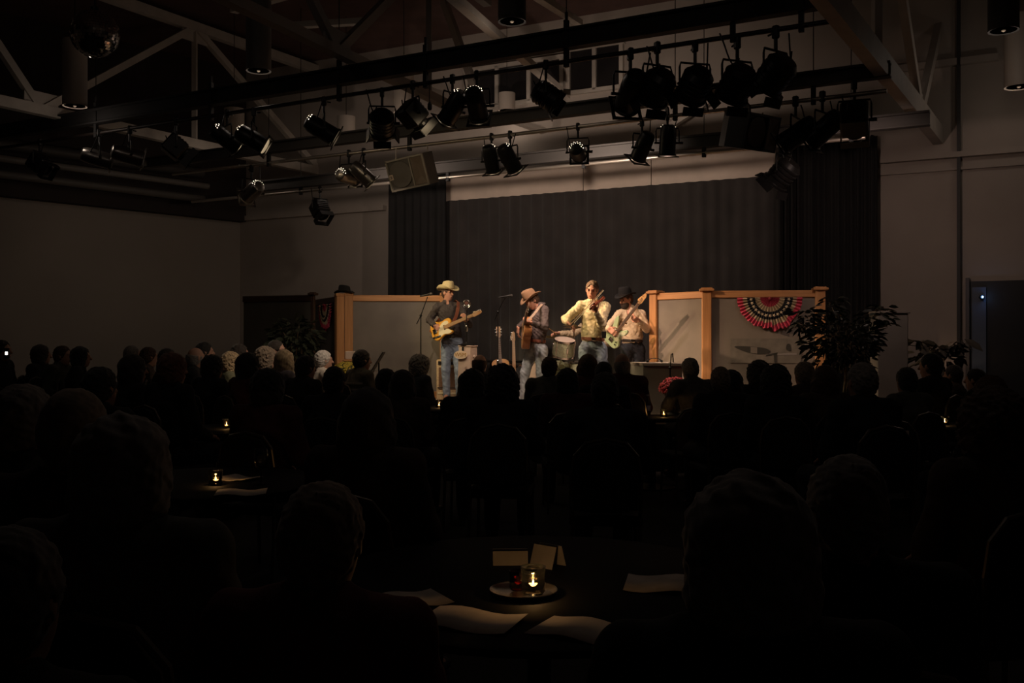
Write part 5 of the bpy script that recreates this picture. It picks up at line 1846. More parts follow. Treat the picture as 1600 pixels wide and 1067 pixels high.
# ---- the acoustic guitarist, head bowed
Y = 14.2
J = joints(Y, dict(neck=(845, 478, .0), chest=(843, 495), belt=(839.5, 530), pelvis=(838.5, 539),
    shR=(837, 485, .17), elR=(819, 506, .16), wrR=(809.5, 511, -.04), shL=(851, 486, -.16), elL=(851, 512, -.30), wrL=(831, 504.5, -.44),
    hpR=(831, 547, .07), knR=(820.5, 582, .02), anR=(816.5, 622, .05), hpL=(846, 547, -.07), knL=(845.5, 583, -.12), anL=(843.5, 622, -.08)),
    (831, 469.5, -.03), (-.74, -.36, -.52), (-.45, -.15, .8), (-.85, -.5, 0))
PB = figure('person in brown felt hat bowing over an acoustic guitar', J,
    {'R': ((-.05, .12, -1), (.95, .25, 0), .5, -1), 'L': ((-.95, -.2, .18), (.1, .35, .9), 1.0, 1)},
    M_sh2, M_jean2, M_lbrown, M_boot, V((J['belt'].x, Y, SZ)), 'short', M_hbrown, dict(m=M_bfelt, b=mat('felt_band', (.10, .05, .03), .8), curl=.045, brim=.18, crown=.13))
mb = MB()
pts = [PY(826, 500, 13.72), PY(836, 489, 13.80), PY(842, 480.5, 13.92), PY(847, 475.5, 14.1), PY(852, 482, 14.3), PY(853, 500, 14.42), PY(846, 517, 14.45), PY(828, 526, 14.3), PY(819, 525, 14.22)]
for i in range(len(pts) - 1):
    a, b = pts[i], pts[i + 1]
    d = b - a
    mb.box((a + b) / 2, (d.length * 1.12, .035, .006), frame(d, (a + b) / 2 - PY(843, 495, 14.2)))
mb.build('guitar_strap', mat('strap_pale', (.34, .24, .17), .6), G2, world=True)

# ---- the fiddler
Y = 13.0
J = joints(Y, dict(neck=(927, 471), chest=(927, 488), belt=(926.5, 527), pelvis=(926.5, 538),
    shR=(908.5, 478), elR=(884, 499, -.10), wrR=(887.5, 504, -.33), shL=(945.5, 480), elL=(940, 507, -.26), wrL=(930.5, 487, -.43),
    hpR=(915, 546), knR=(914, 592, -.03), anR=(912, 632, .02), hpL=(938, 546), knL=(940, 592, -.03), anL=(942, 632)),
    (925, 452.5, -.02), (-.22, -.93, -.26), (.05, -.2, 1), (-.12, -1, 0))
PC = figure('person with sandy hair in pale yellow shirt playing the fiddle', J,
    {'R': ((.55, -.35, -.45), (-.1, -.2, -1), .7, 1), 'L': ((-.35, -.15, .8), (.35, .55, .2), 1.2, -1)},
    M_sh3, M_jean3, M_lbrown, M_boot, V((J['belt'].x, Y, SZ)), 'short', M_hsand)
t = thing('radio_pack', 'small black radio pack clipped to the fiddler\'s belt', 'radio pack', PY(943.5, 523, 12.86))
MB().bbox((0, 0, 0), (.062, .026, .095), .006).build('case', M_blk2, t)
MB().tube([(.015, 0, .045), (.02, 0, .12)], .003, 5).build('antenna', M_blk2, t)
# violin and bow
M_viol = mat('violin_varnish', (.27, .06, .03), .28, noise=.25, nscale=18)
vx = V((-.30, -.92, -.20)).normalized()
vc = PY(936, 470, 12.80) + vx * .15
VI = thing('violin', 'red-brown violin tucked under the fiddler\'s chin', 'violin', mw=Matrix.Translation(vc) @ frame(vx, (-.75, .1, .75)).to_4x4())
VO = [(-.178, 0), (-.165, -.07), (-.11, -.103), (-.055, -.085), (-.035, -.058), (.03, -.054), (.05, -.075), (.10, -.083), (.16, -.055), (.178, 0), (.16, .055), (.10, .083), (.05, .075), (.03, .054), (-.035, .058), (-.055, .085), (-.11, .103), (-.165, .07)]
MB().prism(spline(VO, 4), -.036, 0, bevel=.006).build('body', M_viol, VI, 'auto')
MB().prism([(.17, -.013), (.30, -.011), (.30, .011), (.17, .013)], -.022, -.002, bevel=.003).build('neck', M_viol, VI)
MB().prism([(.03, -.02), (.305, -.012), (.305, .012), (.03, .02)], .010, .016).build('fingerboard', M_black, VI)
MB().lathe([(0, -.018), (.016, -.018), (.018, 0), (.016, .018), (0, .018)], 14, R=Matrix.Rotation(PI / 2, 3, 'X'), c=(.375, 0, -.014)).prism([(.30, -.012), (.37, -.009), (.37, .009), (.30, .012)], -.026, -.006).build('scroll', M_viol, VI)
for k in range(4):
    sg = -1 if k % 2 else 1
    MB().tube([(.318 + k * .013, -sg * .015, -.014), (.318 + k * .013, sg * .034, -.014)], [.003, .005], 6).build('peg', M_black, VI)
MB().bbox((-.025, 0, .016), (.006, .05, .032), .002).build('bridge', M_maple, VI)
MB().prism([(-.16, -.010), (-.06, -.022), (-.06, .022), (-.16, .010)], .012, .02).build('tailpiece', M_black, VI)
MB().bbox((-.145, .055, .012), (.07, .055, .022), .008).build('chin_rest', M_black, VI)
for k in range(4):
    MB().tube([(-.06, (k - 1.5) * .009, .022), (-.025, (k - 1.5) * .011, .033), (.31, (k - 1.5) * .005, .018)], .0009, 4).build('string', M_str, VI)
b0, b1 = PY(890.5, 508.5, 12.56), PY(942.5, 452.5, 12.50)
BO = thing('violin_bow', 'long thin bow drawn across the violin by the fiddler', 'bow', b0)
MB().tube([b0, b0.lerp(b1, .5) + V((-.004, 0, -.006)), b1], [.0065, .005, .004], 7).build('stick', wood('bow_wood', (.36, .20, .10), (.5, .3, .16), .4), BO, world=True)
off = V((.010, -.004, -.012))
MB().tube([b0.lerp(b1, .04) + off * 1.3, b1 + off * .8], .0035, 5).build('bow_hair', mat('bow_hair', (.7, .65, .5), .6), BO, world=True)
dd = (b1 - b0).normalized()
MB().bbox(b0.lerp(b1, .05) + off * .7, (.05, .012, .022), .003, frame(dd, off)).build('frog', M_black, BO, world=True)

# ---- the bassist
Y = 14.35
J = joints(Y, dict(neck=(984, 482), chest=(986, 498), belt=(988, 530), pelvis=(988, 539),
    shR=(969, 491, -.02), elR=(946, 516, -.12), wrR=(952, 513, -.46), shL=(1002, 492, -.04), elL=(1011, 514, -.14), wrL=(998, 502, -.36),
    hpR=(978, 547), knR=(976, 588, -.03), anR=(974, 624), hpL=(998, 547), knL=(1001, 588, -.03), anL=(1003, 624)),
    (978, 467.5, -.03), (-.80, -.55, -.24), (-.12, -.1, 1), (-.45, -1, 0))
PD_ = figure('person with dark beard in black cowboy hat playing a green bass', J,
    {'R': ((.35, -.2, -.35), (.2, .9, .1), .6, 1), 'L': ((-.75, -.35, .45), (.2, .7, .4), 1.0, 1)},
    M_sh4, M_jean4, M_lblack, M_boot, V((J['belt'].x, Y, SZ)), 'crop', M_hbrown, dict(m=M_felt, b=M_lblack, curl=.030, brim=.175, crown=.125, up=.068), mat('beard_dark', (.035, .022, .016), .8, noise=.3, nscale=80))
mb = MB()
pts = [PY(977, 505, 13.87), PY(985, 492, 13.95), PY(991, 482.5, 14.12), PY(994, 480, 14.32), PY(990, 490, 14.5), PY(972, 510, 14.52), PY(955, 528, 14.3), PY(949, 534, 14.12)]
for i in range(len(pts) - 1):
    a, b = pts[i], pts[i + 1]
    mb.box((a + b) / 2, ((b - a).length * 1.12, .05, .006), frame(b - a, (a + b) / 2 - PY(986, 498, 14.35)))
mb.build('bass_strap', mat('strap_cream', (.55, .42, .30), .6), G3, world=True)

# ---- the drummer, seated behind the fiddler
Y = 15.65
J = joints(Y, dict(neck=(927, 506), chest=(927, 521), belt=(927, 552), pelvis=(927, 562),
    shR=(910, 512), elR=(893, 522, -.12), wrR=(874, 520.5, -.30), shL=(945, 512), elL=(951, 535, -.15), wrL=(934, 541, -.38),
    hpR=(919, 566, -.05), knR=(909, 570, -.40), anR=(907, 620, -.42), hpL=(936, 566, -.05), knL=(945, 570, -.40), anL=(947, 620, -.42)),
    (926, 493, -.02), (-.15, -1, -.12), (0, -.1, 1), (-.1, -1, 0))
PE = figure('person drumming in a tan shirt, mostly hidden behind the fiddler', J,
    {'R': ((-.9, -.35, .05), (.1, -.2, -1), .9, -1), 'L': ((-.6, -.6, -.2), (.1, -.1, -1), .9, 1)},
    M_sh5, M_jean4, M_lblack, M_lblack, V((J['belt'].x, Y, SZ)), 'short', M_hbrown)
for i, (a, b, lb) in enumerate(((PY(869.5, 522, 15.22), PY(856, 512, 15.05), 'pale drumstick pointing up left in the drummer\'s hand'), (PY(924, 542, 15.18), PY(905, 548, 14.95), 'pale drumstick in the drummer\'s hidden hand'))):
    t = thing('drumstick', lb, 'drumstick', a)
    MB().tube([a, a.lerp(b, .8), b], [.0085, .007, .005], 8).build('shaft', M_maple, t, world=True)
    MB().ball(b, .0085, 8, 6).build('tip', M_maple, t, True, True)

# ================================================================== TABLES AND WHAT STANDS ON THEM
M_tcloth = mat('table_black', (.006, .006, .006), .75, spec=.2)
TABLES = []
def round_table(px, py, label, r=.62, dx=0, dy=0):
    c = PZ(px, py, .75)
    c.x += dx
    c.y += dy
    t = thing('round_table', label, 'table', (c.x, c.y, 0), group='round black cabaret tables')
    MB().lathe([(r - .03, .715), (r, .725), (r, .745), (r - .008, .75), (0, .75)], 40).build('table_top', M_tcloth, t, 'auto')
    MB().lathe([(.045, .03), (.04, .06), (.04, .70), (.10, .72)], 16).build('column', M_blk2, t, 'auto')
    MB().lathe([(.26, 0), (.26, .015), (.08, .04), (.045, .05)], 24).build('foot', M_blk2, t, 'auto')
    TABLES.append((c.x, c.y, r))
    return c
M_cglass = glassmat('candle_glass', (.92, .88, .82))
M_rglass = glassmat('red_glass', (.75, .08, .10))
M_wglass = glassmat('clear_glass', (.95, .95, .95))
M_wax = mat('candle_wax', (.75, .6, .4), .6)
M_flame = mat('flame', (1, .7, .3), .5, emit=(1.0, .62, .22), estr=26)
CANDLE_W = .30
def candle(px, py, label, s=1.0, z=.75, glass=None, w=CANDLE_W, lit=True):
    c = PZ(px, py, z)
    t = thing('candle_jar', label, 'candle', (c.x, c.y, z), group='table candles')
    R_, h = .038 * s, .085 * s
    MB().lathe([(R_ * .85, .0), (R_, .01 * s), (R_ * .93, .022 * s), (R_, .035 * s), (R_ * .93, .05 * s), (R_, .065 * s), (R_ * 1.06, h), (R_ * .98, h), (R_ * .9, .06 * s), (R_ * .9, .012 * s), (0, .010 * s)], 22).build('glass', glass or M_cglass, t, True)
    MB().lathe([(R_ * .8, .012 * s), (R_ * .8, .026 * s), (0, .027 * s)], 18).build('wax', M_wax, t)
    if lit:
        MB().lathe([(.0, .027 * s), (.0036 * s, .031 * s), (.003 * s, .036 * s), (0, .045 * s)], 10).build('flame', M_flame, t, True)
        L = bpy.data.lights.new('candle_glow', 'POINT')
        L.energy = w
        L.color = (1.0, .56, .22)
        L.shadow_soft_size = .004
        put(bpy.data.objects.new('candle_glow', L), t, local=Matrix.Translation((0, 0, .050 * s)))
    return c
T0 = round_table(842, 905, 'black round table nearest the camera with candle and papers', .74)
T1 = round_table(350, 757, 'black round table at lower left with a candle and papers', .62, -.12, .15)
T2 = round_table(362, 670, 'black round table in the left of the crowd with one candle', .55, 0, .1)
T3 = round_table(690, 637, 'black round table in the middle of the crowd below the podium', .5)
T4 = round_table(1040, 650, 'black round table below the red flowers', .36, -.16, -.1)
T5 = round_table(1468, 663, 'black round table near the right wall with candle and bottle', .55, .05, .0)
candle(833, 927, 'clear glass candle jar glowing on the silver saucer nearest the camera', 1.0, .757, w=.50)
candle(809, 921, 'small red glass candle beside the clear one on the saucer', .72, .757, M_rglass, w=.03, lit=False)
c = PZ(818, 927, .75)
t = thing('saucer', 'silver saucer under the two candles nearest the camera', 'saucer', (c.x, c.y, .75))
MB().lathe([(0, .001), (.06, .001), (.095, .008), (.107, .014), (.108, .011), (.095, .004), (.06, 0)], 36).build('dish', mat('saucer_silver', (.5, .46, .4), .22, .9), t, 'auto')
MB().tube([(.107 * math.cos(2 * PI * k / 36), .107 * math.sin(2 * PI * k / 36), .0135) for k in range(36)], .002, 5, closed=True).build('rim', M_chrome, t)
candle(337, 757, 'candle jar on the lower left table', 1.0)
candle(354, 669, 'candle jar on the table in the left of the crowd', 1.05)
candle(686, 637, 'candle jar on the table below the podium', 1.1)
candle(1037, 651, 'candle jar on the table below the red flowers', 1.0)
candle(1476, 664, 'candle jar on the table near the right wall', 1.05)
M_card = mat('card_white', (.62, .58, .55), .85, noise=.1, nscale=15)
M_prog = mat('programme_paper', (.60, .53, .47), .85, noise=.18, nscale=9)
def sheet(px, py, w, d, a, label, bend=.012, m=M_prog, z=.751, name='programme_sheet'):
    c = PZ(px, py, .75)
    n = 8
    vs, fs = [], []
    for th in (0, .0012):
        for i in range(n + 1):
            for j in (0, 1):
                u = i / n
                vs.append(((u - .5) * w, (j - .5) * d, .001 + th + bend * (math.sin(u * 2.2 * PI + px) + 1) * .5))
    N = 2 * (n + 1)
    for i in range(n):
        fs += [(N + 2 * i, N + 2 * i + 2, N + 2 * i + 3, N + 2 * i + 1), (2 * i, 2 * i + 1, 2 * i + 3, 2 * i + 2)]
        fs += [(2 * i, 2 * i + 2, N + 2 * i + 2, N + 2 * i), (2 * i + 1, N + 2 * i + 1, N + 2 * i + 3, 2 * i + 3)]
    o = MB().add(vs, fs).build(name, m, mw=Matrix.Translation((c.x, c.y, z - .0005)) @ Matrix.Rotation(a, 4, 'Z'), smooth=True)
    return tag(o, label, 'paper', 'programmes on the tables')
sheet(735, 972, .28, .20, -.35, 'curled programme sheet left of the nearest saucer')
sheet(903, 986, .24, .19, -.5, 'programme sheet in front of the nearest saucer')
sheet(1040, 915, .26, .22, -.2, 'programme sheet at the right of the nearest table')
sheet(640, 940, .22, .18, .5, 'programme sheet at the left edge of the nearest table')
sheet(377, 771, .26, .20, .2, 'programme sheet in front of the lower left candle')
sheet(372, 749, .22, .18, -.5, 'programme sheet behind the lower left candle')
def tent(px, py, w, h, a, label):
    c = PZ(px, py, .75)
    t = thing('tent_card', label, 'table card', (c.x, c.y, .75), rz=a, group='folded table cards')
    for g in (-1, 1):
        MB().box((0, g * .028, h / 2), (w, .002, h * 1.05), Matrix.Rotation(g * .34, 3, 'X')).build('card_face', M_card, t)
tent(797, 880, .125, .048, .05, 'low folded white card standing behind the nearest candle')
tent(856, 884, .10, .075, -.7, 'folded pale card turned away behind the nearest candle')

def bottle(px, py, h, r, label, mb_, cap, z=.75, labelm=None):
    c = PZ(px, py, z)
    t = thing('bottle', label, 'bottle', (c.x, c.y, z))
    MB().lathe([(r * .8, 0), (r, .008), (r, h * .55), (r * .9, h * .66), (r * .40, h * .82), (r * .38, h * .97), (0, h * .975)], 18).build('glass_body', mb_, t, 'auto')
    MB().lathe([(r * .46, h * .94), (r * .46, h), (0, h)], 12).build('cap', cap, t)
    if labelm:
        MB().lathe([(r * 1.02, h * .2), (r * 1.02, h * .48)], 18).build('paper_label', labelm, t, True)
def wine(px, py, label, s=1.0, red=False):
    c = PZ(px, py, .75)
    t = thing('wine_glass', label, 'glass', (c.x, c.y, .75), group='glasses on the tables')
    MB().lathe([(.034 * s, 0), (.034 * s, .003), (.005, .008), (.004, .085 * s)], 18).build('stem', M_wglass, t, True)
    MB().lathe([(.004, .085 * s), (.03 * s, .10 * s), (.041 * s, .135 * s), (.034 * s, .20 * s), (.032 * s, .20 * s), (.039 * s, .135 * s), (.028 * s, .104 * s), (0, .09 * s)], 20).build('bowl', M_wglass, t, True)
    if red:
        MB().lathe([(0, .092 * s), (.028 * s, .105 * s), (.037 * s, .128 * s), (0, .129 * s)], 18).build('wine', mat('wine_red', (.12, .01, .02), .2), t, True)
wine(1078, 645, 'left of two stemmed glasses behind the curved chair at right')
wine(1094, 647, 'right of two stemmed glasses behind the curved chair, with red wine', 1.0, True)
wine(408, 757, 'stemmed glass at the right of the lower left table', 1.0)
wine(1447, 665, 'thin stemmed glass on the table near the right wall', .9)
bottle(1470, 655, .25, .033, 'dark bottle with pale label behind the right wall table candle', mat('bottle_dark', (.01, .012, .008), .15), M_cream, labelm=mat('bottle_label', (.45, .38, .33), .7))
bottle(1012, 648, .22, .032, 'clear water bottle left of the red flowers', glassmat('water_bottle', (.75, .85, .95), .2), mat('cap_white', (.7, .7, .75), .5), labelm=mat('label_blue', (.10, .12, .3), .6))
bottle(470, 640, .24, .034, 'clear water bottle beside the blonde woman at left', glassmat('water_bottle', (.75, .85, .95), .2), mat('cap_white', (.7, .7, .75), .5), labelm=mat('label_blue', (.10, .12, .3), .6))
T6 = round_table(468, 642, 'black round table beside the blonde woman at left', .42)

# ================================================================== AUDIENCE
HAIR = {k: mat('hair_' + k, c, .75, noise=.3, nscale=45, sheen=.3) for k, c in dict(
    black=(.012, .010, .009), dark=(.030, .020, .015), brown=(.075, .045, .03), grey=(.20, .18, .165), white=(.50, .46, .42), blonde=(.46, .33, .19), sand=(.22, .16, .11), red=(.16, .06, .035)).items()}
TOP = {k: mat('top_' + k, c, .9, noise=.2, nscale=25) for k, c in dict(
    black=(.012, .011, .011), navy=(.018, .020, .030), grey=(.10, .095, .088), maroon=(.075, .020, .020), white=(.50, .44, .38), olive=(.05, .048, .03), brown=(.06, .04, .03), lilac=(.22, .19, .22), red=(.14, .03, .03), plaid=(.14, .12, .09), green=(.20, .20, .12)).items()}
M_pants = mat('trousers_dark', (.018, .018, .022), .9)
M_shoe = mat('shoe_dark', (.015, .013, .012), .5)
POSES = {}
def pose(name, lean=(0, 0), armL=None, armR=None, turn=0.0, nod=0.0):
    J = dict(pelvis=V((0, 0, .565)), belt=V((lean[0] * .2, lean[1] * .2, .67)), chest=V((lean[0] * .7, lean[1] * .7 - .02, .90)), neck=V((lean[0], lean[1], 1.065)))
    J['shL'] = V((-.185 + lean[0], lean[1] - .01, 1.005))
    J['shR'] = V((.185 + lean[0], lean[1] - .01, 1.005))
    J['elL'], J['wrL'] = [V(p) for p in (armL or ((-.245, .03, .745), (-.12, .26, .665)))]
    J['elR'], J['wrR'] = [V(p) for p in (armR or ((.245, .03, .745), (.12, .26, .665)))]
    for q, g in (('L', -1), ('R', 1)):
        J['hp' + q] = V((g * .095, .04, .545))
        J['kn' + q] = V((g * .125, .44, .535))
        J['an' + q] = V((g * .125, .40, .09))
        J['toe' + q] = V((g * .135, .53, .043))
    J['head'] = V((lean[0] * 1.15, lean[1] * 1.1 + .03, 1.185))
    J['hf'] = V((math.sin(turn), math.cos(turn), -nod))
    J['hu'] = V((0, 0.0, 1))
    hn = {'L': ((.6, .75, -.15), (0, -.1, -1), .5, 1), 'R': ((-.6, .75, -.15), (0, -.1, -1), .5, -1)}
    J2 = dict(J)
    g = {}
    g['body'] = body_sdf(J, hn).mesh('body', .0115, None, [M_skinp])
    g['top'] = shirt_sdf(J2, 1.06, .02).mesh('top', .0125, (.004, 40, .7), [TOP['black']])
    g['trousers'] = trousers_sdf(J, 1.0).mesh('trousers', .014, (.003, 40, .2), [M_pants])
    g['shoe'] = [shoe_sdf(J['an' + q], J['toe' + q]).mesh('shoe', .012, None, [M_shoe]) for q in 'LR']
    s, f, u = hframe(J['hf'], J['hu'])
    g['head'] = Matrix.Translation(J['head']) @ Matrix((s, f, u)).transposed().to_4x4()
    POSES[name] = g
pose('lap')
pose('turnL', turn=.35)
pose('turnR', turn=-.5, lean=(.02, .0))
pose('lean', lean=(-.07, .05), armL=((-.33, .10, .80), (-.20, .34, .80)), nod=.05)
pose('table', lean=(.02, .10), armL=((-.25, .22, .79), (-.08, .42, .80)), armR=((.25, .22, .79), (.08, .42, .80)))
HAIRM = {}
for st, nz in (('short', (.0045, 120, .2)), ('crop', (.002, 140, .1)), ('fringe', (.002, 140, .1)), ('bob', (.005, 85, .3)), ('long', (.004, 50, .5)), ('curly', (.009, 95, .8)), ('bun', (.002, 80, .1))):
    HAIRM[st] = hair_sdf(st, V((0, 0, 0)), V((0, 1, 0)), V((0, 0, 1))).mesh('hair_' + st, .006, nz, [HAIR['dark']])
HW = dict(short=.172, crop=.164, fringe=.168, bald=.155, bob=.214, long=.214, curly=.246, bun=.174)

# chair
M_chairm = mat('chair_metal', (.16, .14, .12), .35, .8)
M_chairp = mat('chair_pad', (.014, .012, .012), .85)
CH = {}
CH['seat'] = MB().bbox((0, .02, .435), (.43, .44, .06), .02).mesh('seat', M_chairp)
arch = [(-.20, .52), (-.205, .70), (-.185, .82), (-.12, .895), (0, .92), (.12, .895), (.185, .82), (.205, .70), (.20, .52)]
mb = MB()
mb.prism([(x * .93, z - .012) for x, z in reversed(arch)], -.018, .018, RX, (0, -.215, 0), bevel=.008)
CH['backrest'] = mb.mesh('backrest', M_chairp)
CH['back_frame'] = MB().tube([(-.195, -.215, .42)] + [(x, -.215, z) for x, z in arch] + [(.195, -.215, .42)], .011, 8).mesh('back_frame', M_chairm)
CH['leg'] = []
for sx in (-1, 1):
    CH['leg'].append(MB().tube([(sx * .195, .20, .41), (sx * .205, .225, 0)], .011, 8).mesh('leg', M_chairm))
    CH['leg'].append(MB().tube([(sx * .195, -.205, .42), (sx * .205, -.25, 0)], .011, 8).mesh('leg', M_chairm))
def chair(loc, yaw, label, s=1.0, pad=None, group='audience chairs'):
    t = thing('padded_chair', label, 'chair', mw=Matrix.Translation(V((loc[0], loc[1], 0))) @ Matrix.Rotation(yaw, 4, 'Z') @ Matrix.Scale(s, 4), group=group)
    inst(CH['seat'], 'seat', t)
    o = inst(CH['backrest'], 'backrest', t, m=pad or M_chairp)
    inst(CH['back_frame'], 'back_frame', t)
    for m in CH['leg']:
        inst(m, 'leg', t)

# px, top y, width in px of the head, hair style, hair colour, clothing, pose, what singles this one out
CROWD = [
    (3, 532, 22, 'short', 'dark', 'black', 'lap', 'holding a lit phone at the left edge'),
    (65, 540, 25, 'bob', 'dark', 'black', 'turnR', 'with dark bobbed hair, second from the left edge'),
    (97, 541, 20, 'short', 'brown', 'olive', 'lean', 'leaning right beside the dark bobbed head at far left'),
    (127, 543, 27, 'bob', 'black', 'black', 'lap', 'with full black hair below the left ducts'),
    (207, 540, 20, 'crop', 'grey', 'black', 'turnR', 'with cropped grey hair in the far left row'),
    (233, 543, 18, 'short', 'brown', 'brown', 'turnR', 'in profile just right of the cropped grey head'),
    (262, 545, 20, 'short', 'dark', 'black', 'lap', 'with short dark hair behind the large reddish-haired head'),
    (271, 553, 44, 'bob', 'red', 'black', 'lap', 'with reddish hair, large and dim at centre left'),
    (320, 535, 19, 'short', 'black', 'navy', 'turnR', 'with black hair facing right, behind the bald pink head'),
    (306, 543, 21, 'bald', 'grey', 'black', 'turnR', 'with bald pink head in the left of the crowd'),
    (333, 556, 33, 'bob', 'black', 'black', 'lap', 'with black bobbed hair before the bald pink head'),
    (362, 553, 25, 'curly', 'blonde', 'green', 'lap', 'with blonde curls and pale green top'),
    (375, 538, 18, 'short', 'dark', 'black', 'turnR', 'with dark hair facing right behind the blonde curls'),
    (389, 553, 37, 'long', 'black', 'maroon', 'lap', 'with long black hair right of the blonde curls'),
    (416, 545, 27, 'curly', 'sand', 'brown', 'lap', 'with greying blonde curls left of the blonde woman'),
    (432, 532, 19, 'crop', 'dark', 'black', 'turnL', 'wearing glasses, pink-faced, before the dim fern'),
    (445, 548, 26, 'long', 'blonde', 'lilac', 'turnR', 'with straight blonde hair and lilac top looking right'),
    (478, 556, 29, 'short', 'black', 'black', 'lap', 'with short black hair right of the blonde woman'),
    (506, 548, 26, 'short', 'white', 'white', 'lap', 'with white hair and white shirt below the left bunting'),
    (523, 574, 34, 'short', 'black', 'black', 'lap', 'with black round head below the white-haired one'),
    (566, 547, 27, 'short', 'dark', 'plaid', 'lap', 'in a patterned sweater before the yellow flowers'),
    (604, 577, 30, 'short', 'black', 'black', 'lap', 'with dark head below the music stand'),
    (630, 580, 38, 'long', 'dark', 'brown', 'lap', 'with long dark hair left of the grey curls'),
    (657, 557, 33, 'curly', 'grey', 'navy', 'lap', 'with grey curls directly below the boom stand'),
    (750, 554, 23, 'fringe', 'brown', 'black', 'lap', 'with bald crown right of the podium'),
    (738, 578, 40, 'bob', 'black', 'black', 'lap', 'with black bobbed hair before the podium'),
    (785, 575, 54, 'curly', 'black', 'black', 'lap', 'with big black curls below the guitar stands'),
    (859, 558, 24, 'short', 'brown', 'grey', 'lap', 'with brown hair and grey shirt below the drums'),
    (886, 577, 36, 'bob', 'black', 'maroon', 'lap', 'in a maroon sweater below the rack tom'),
    (918, 555, 30, 'long', 'brown', 'maroon', 'lap', 'with long brown hair below the fiddler'),
    (943, 566, 23, 'short', 'black', 'black', 'lap', 'with small dark head between long brown hair and bald head'),
    (972, 552, 27, 'bald', 'grey', 'maroon', 'lap', 'with bald reddish head below the bassist'),
    (945, 583, 44, 'short', 'black', 'black', 'lap', 'with wide black head below the bald reddish head'),
    (1079, 560, 29, 'short', 'grey', 'grey', 'lean', 'with grey hair and grey jumper leaning by the red flowers'),
    (1126, 574, 30, 'short', 'sand', 'black', 'turnL', 'with light-rimmed hair left of the black head'),
    (1142, 580, 36, 'bob', 'black', 'black', 'lap', 'with black rounded hair below the round bunting'),
    (1184, 567, 31, 'curly', 'dark', 'black', 'lap', 'with dark fuzzy hair below the faded print'),
    (1211, 575, 46, 'curly', 'black', 'black', 'lap', 'with wide black hair right of the faded print'),
    (1256, 566, 29, 'short', 'sand', 'brown', 'lap', 'with sandy hair below the end post of the right divider'),
    (1288, 573, 40, 'long', 'brown', 'brown', 'lap', 'with long brown hair before the tree trunks'),
    (1346, 568, 42, 'short', 'grey', 'black', 'lap', 'with dim grey hair right of the tree trunks'),
    (1416, 575, 25, 'short', 'dark', 'grey', 'turnL', 'with dark hair facing left near the grey pillar'),
    (1454, 553, 34, 'short', 'black', 'black', 'lap', 'sitting tallest at right before the faint plant'),
    (1489, 571, 31, 'short', 'dark', 'brown', 'turnL', 'with dark hair left of the doorway'),
    (1524, 577, 32, 'short', 'black', 'black', 'lap', 'with black head below the blue light'),
    (1545, 590, 48, 'bob', 'brown', 'black', 'lap', 'with brown bobbed hair at the right before the door'),
    (209, 556, 40, 'long', 'dark', 'black', 'lap', 'with long dark hair left of the reddish-haired head'),
    (158, 575, 48, 'short', 'black', 'black', 'lap', 'with dark head above the large dim head at left'),
    (420, 578, 52, 'bob', 'black', 'maroon', 'lap', 'in a dim maroon top before the long black hair'),
    (576, 611, 84, 'long', 'dark', 'brown', 'lap', 'with long hair, big and dark, below the patterned sweater'),
    (1548, 618, 105, 'curly', 'brown', 'brown', 'lap', 'with big fuzzy brown hair near the right edge'),
    (38, 604, 100, 'short', 'grey', 'olive', 'lap', 'with grey hair, large and dim, at the left edge'),
    (118, 609, 96, 'crop', 'sand', 'brown', 'lap', 'with sandy cropped hair beside the large grey head'),
    (194, 654, 152, 'bob', 'grey', 'grey', 'lap', 'with grey bob, very large and dim, at left'),
    (506, 758, 160, 'short', 'sand', 'red', 'lap', 'in dim red top, nearest at centre left'),
    (1168, 749, 176, 'bob', 'grey', 'black', 'lap', 'with grey bob, nearest at centre right'),
    (1326, 716, 140, 'short', 'grey', 'black', 'turnL', 'with grey hair right of the nearest grey bob'),
    (10, 830, 170, 'short', 'dark', 'black', 'lap', 'with dark head, nearest at the left edge'),
]
YO = {(506, 548): 12.7, (566, 547): 12.1, (1079, 560): 10.6, (1454, 553): 9.9, (1489, 571): 11.2, (1524, 577): 10.2, (1416, 575): 8.6, (972, 552): 10.6, (445, 548): 12.0, (416, 545): 12.7, (432, 532): 13.5, (943, 566): 9.7, (859, 558): 10.8}   # heads whose distance the light tells
P_ = []
for (px, ty, w, st, hc, tc, po, ds) in CROWD:
    k = (px - CX) / F
    s = 1.0
    for _ in range(4):
        Yd = F * HW[st] * s / w
        Yd = min(max(Yd, 1.55), 13.6)
        lim = SF0 / (1 + BS * k) - .75
        if stage_front(k * Yd) < 90:
            Yd = min(Yd, lim)
        z = H - (ty - CY) / F * Yd
        s = min(max(z / 1.30, .90), 1.16)
    P_.append([px, ty, YO.get((px, ty), Yd), s, st])
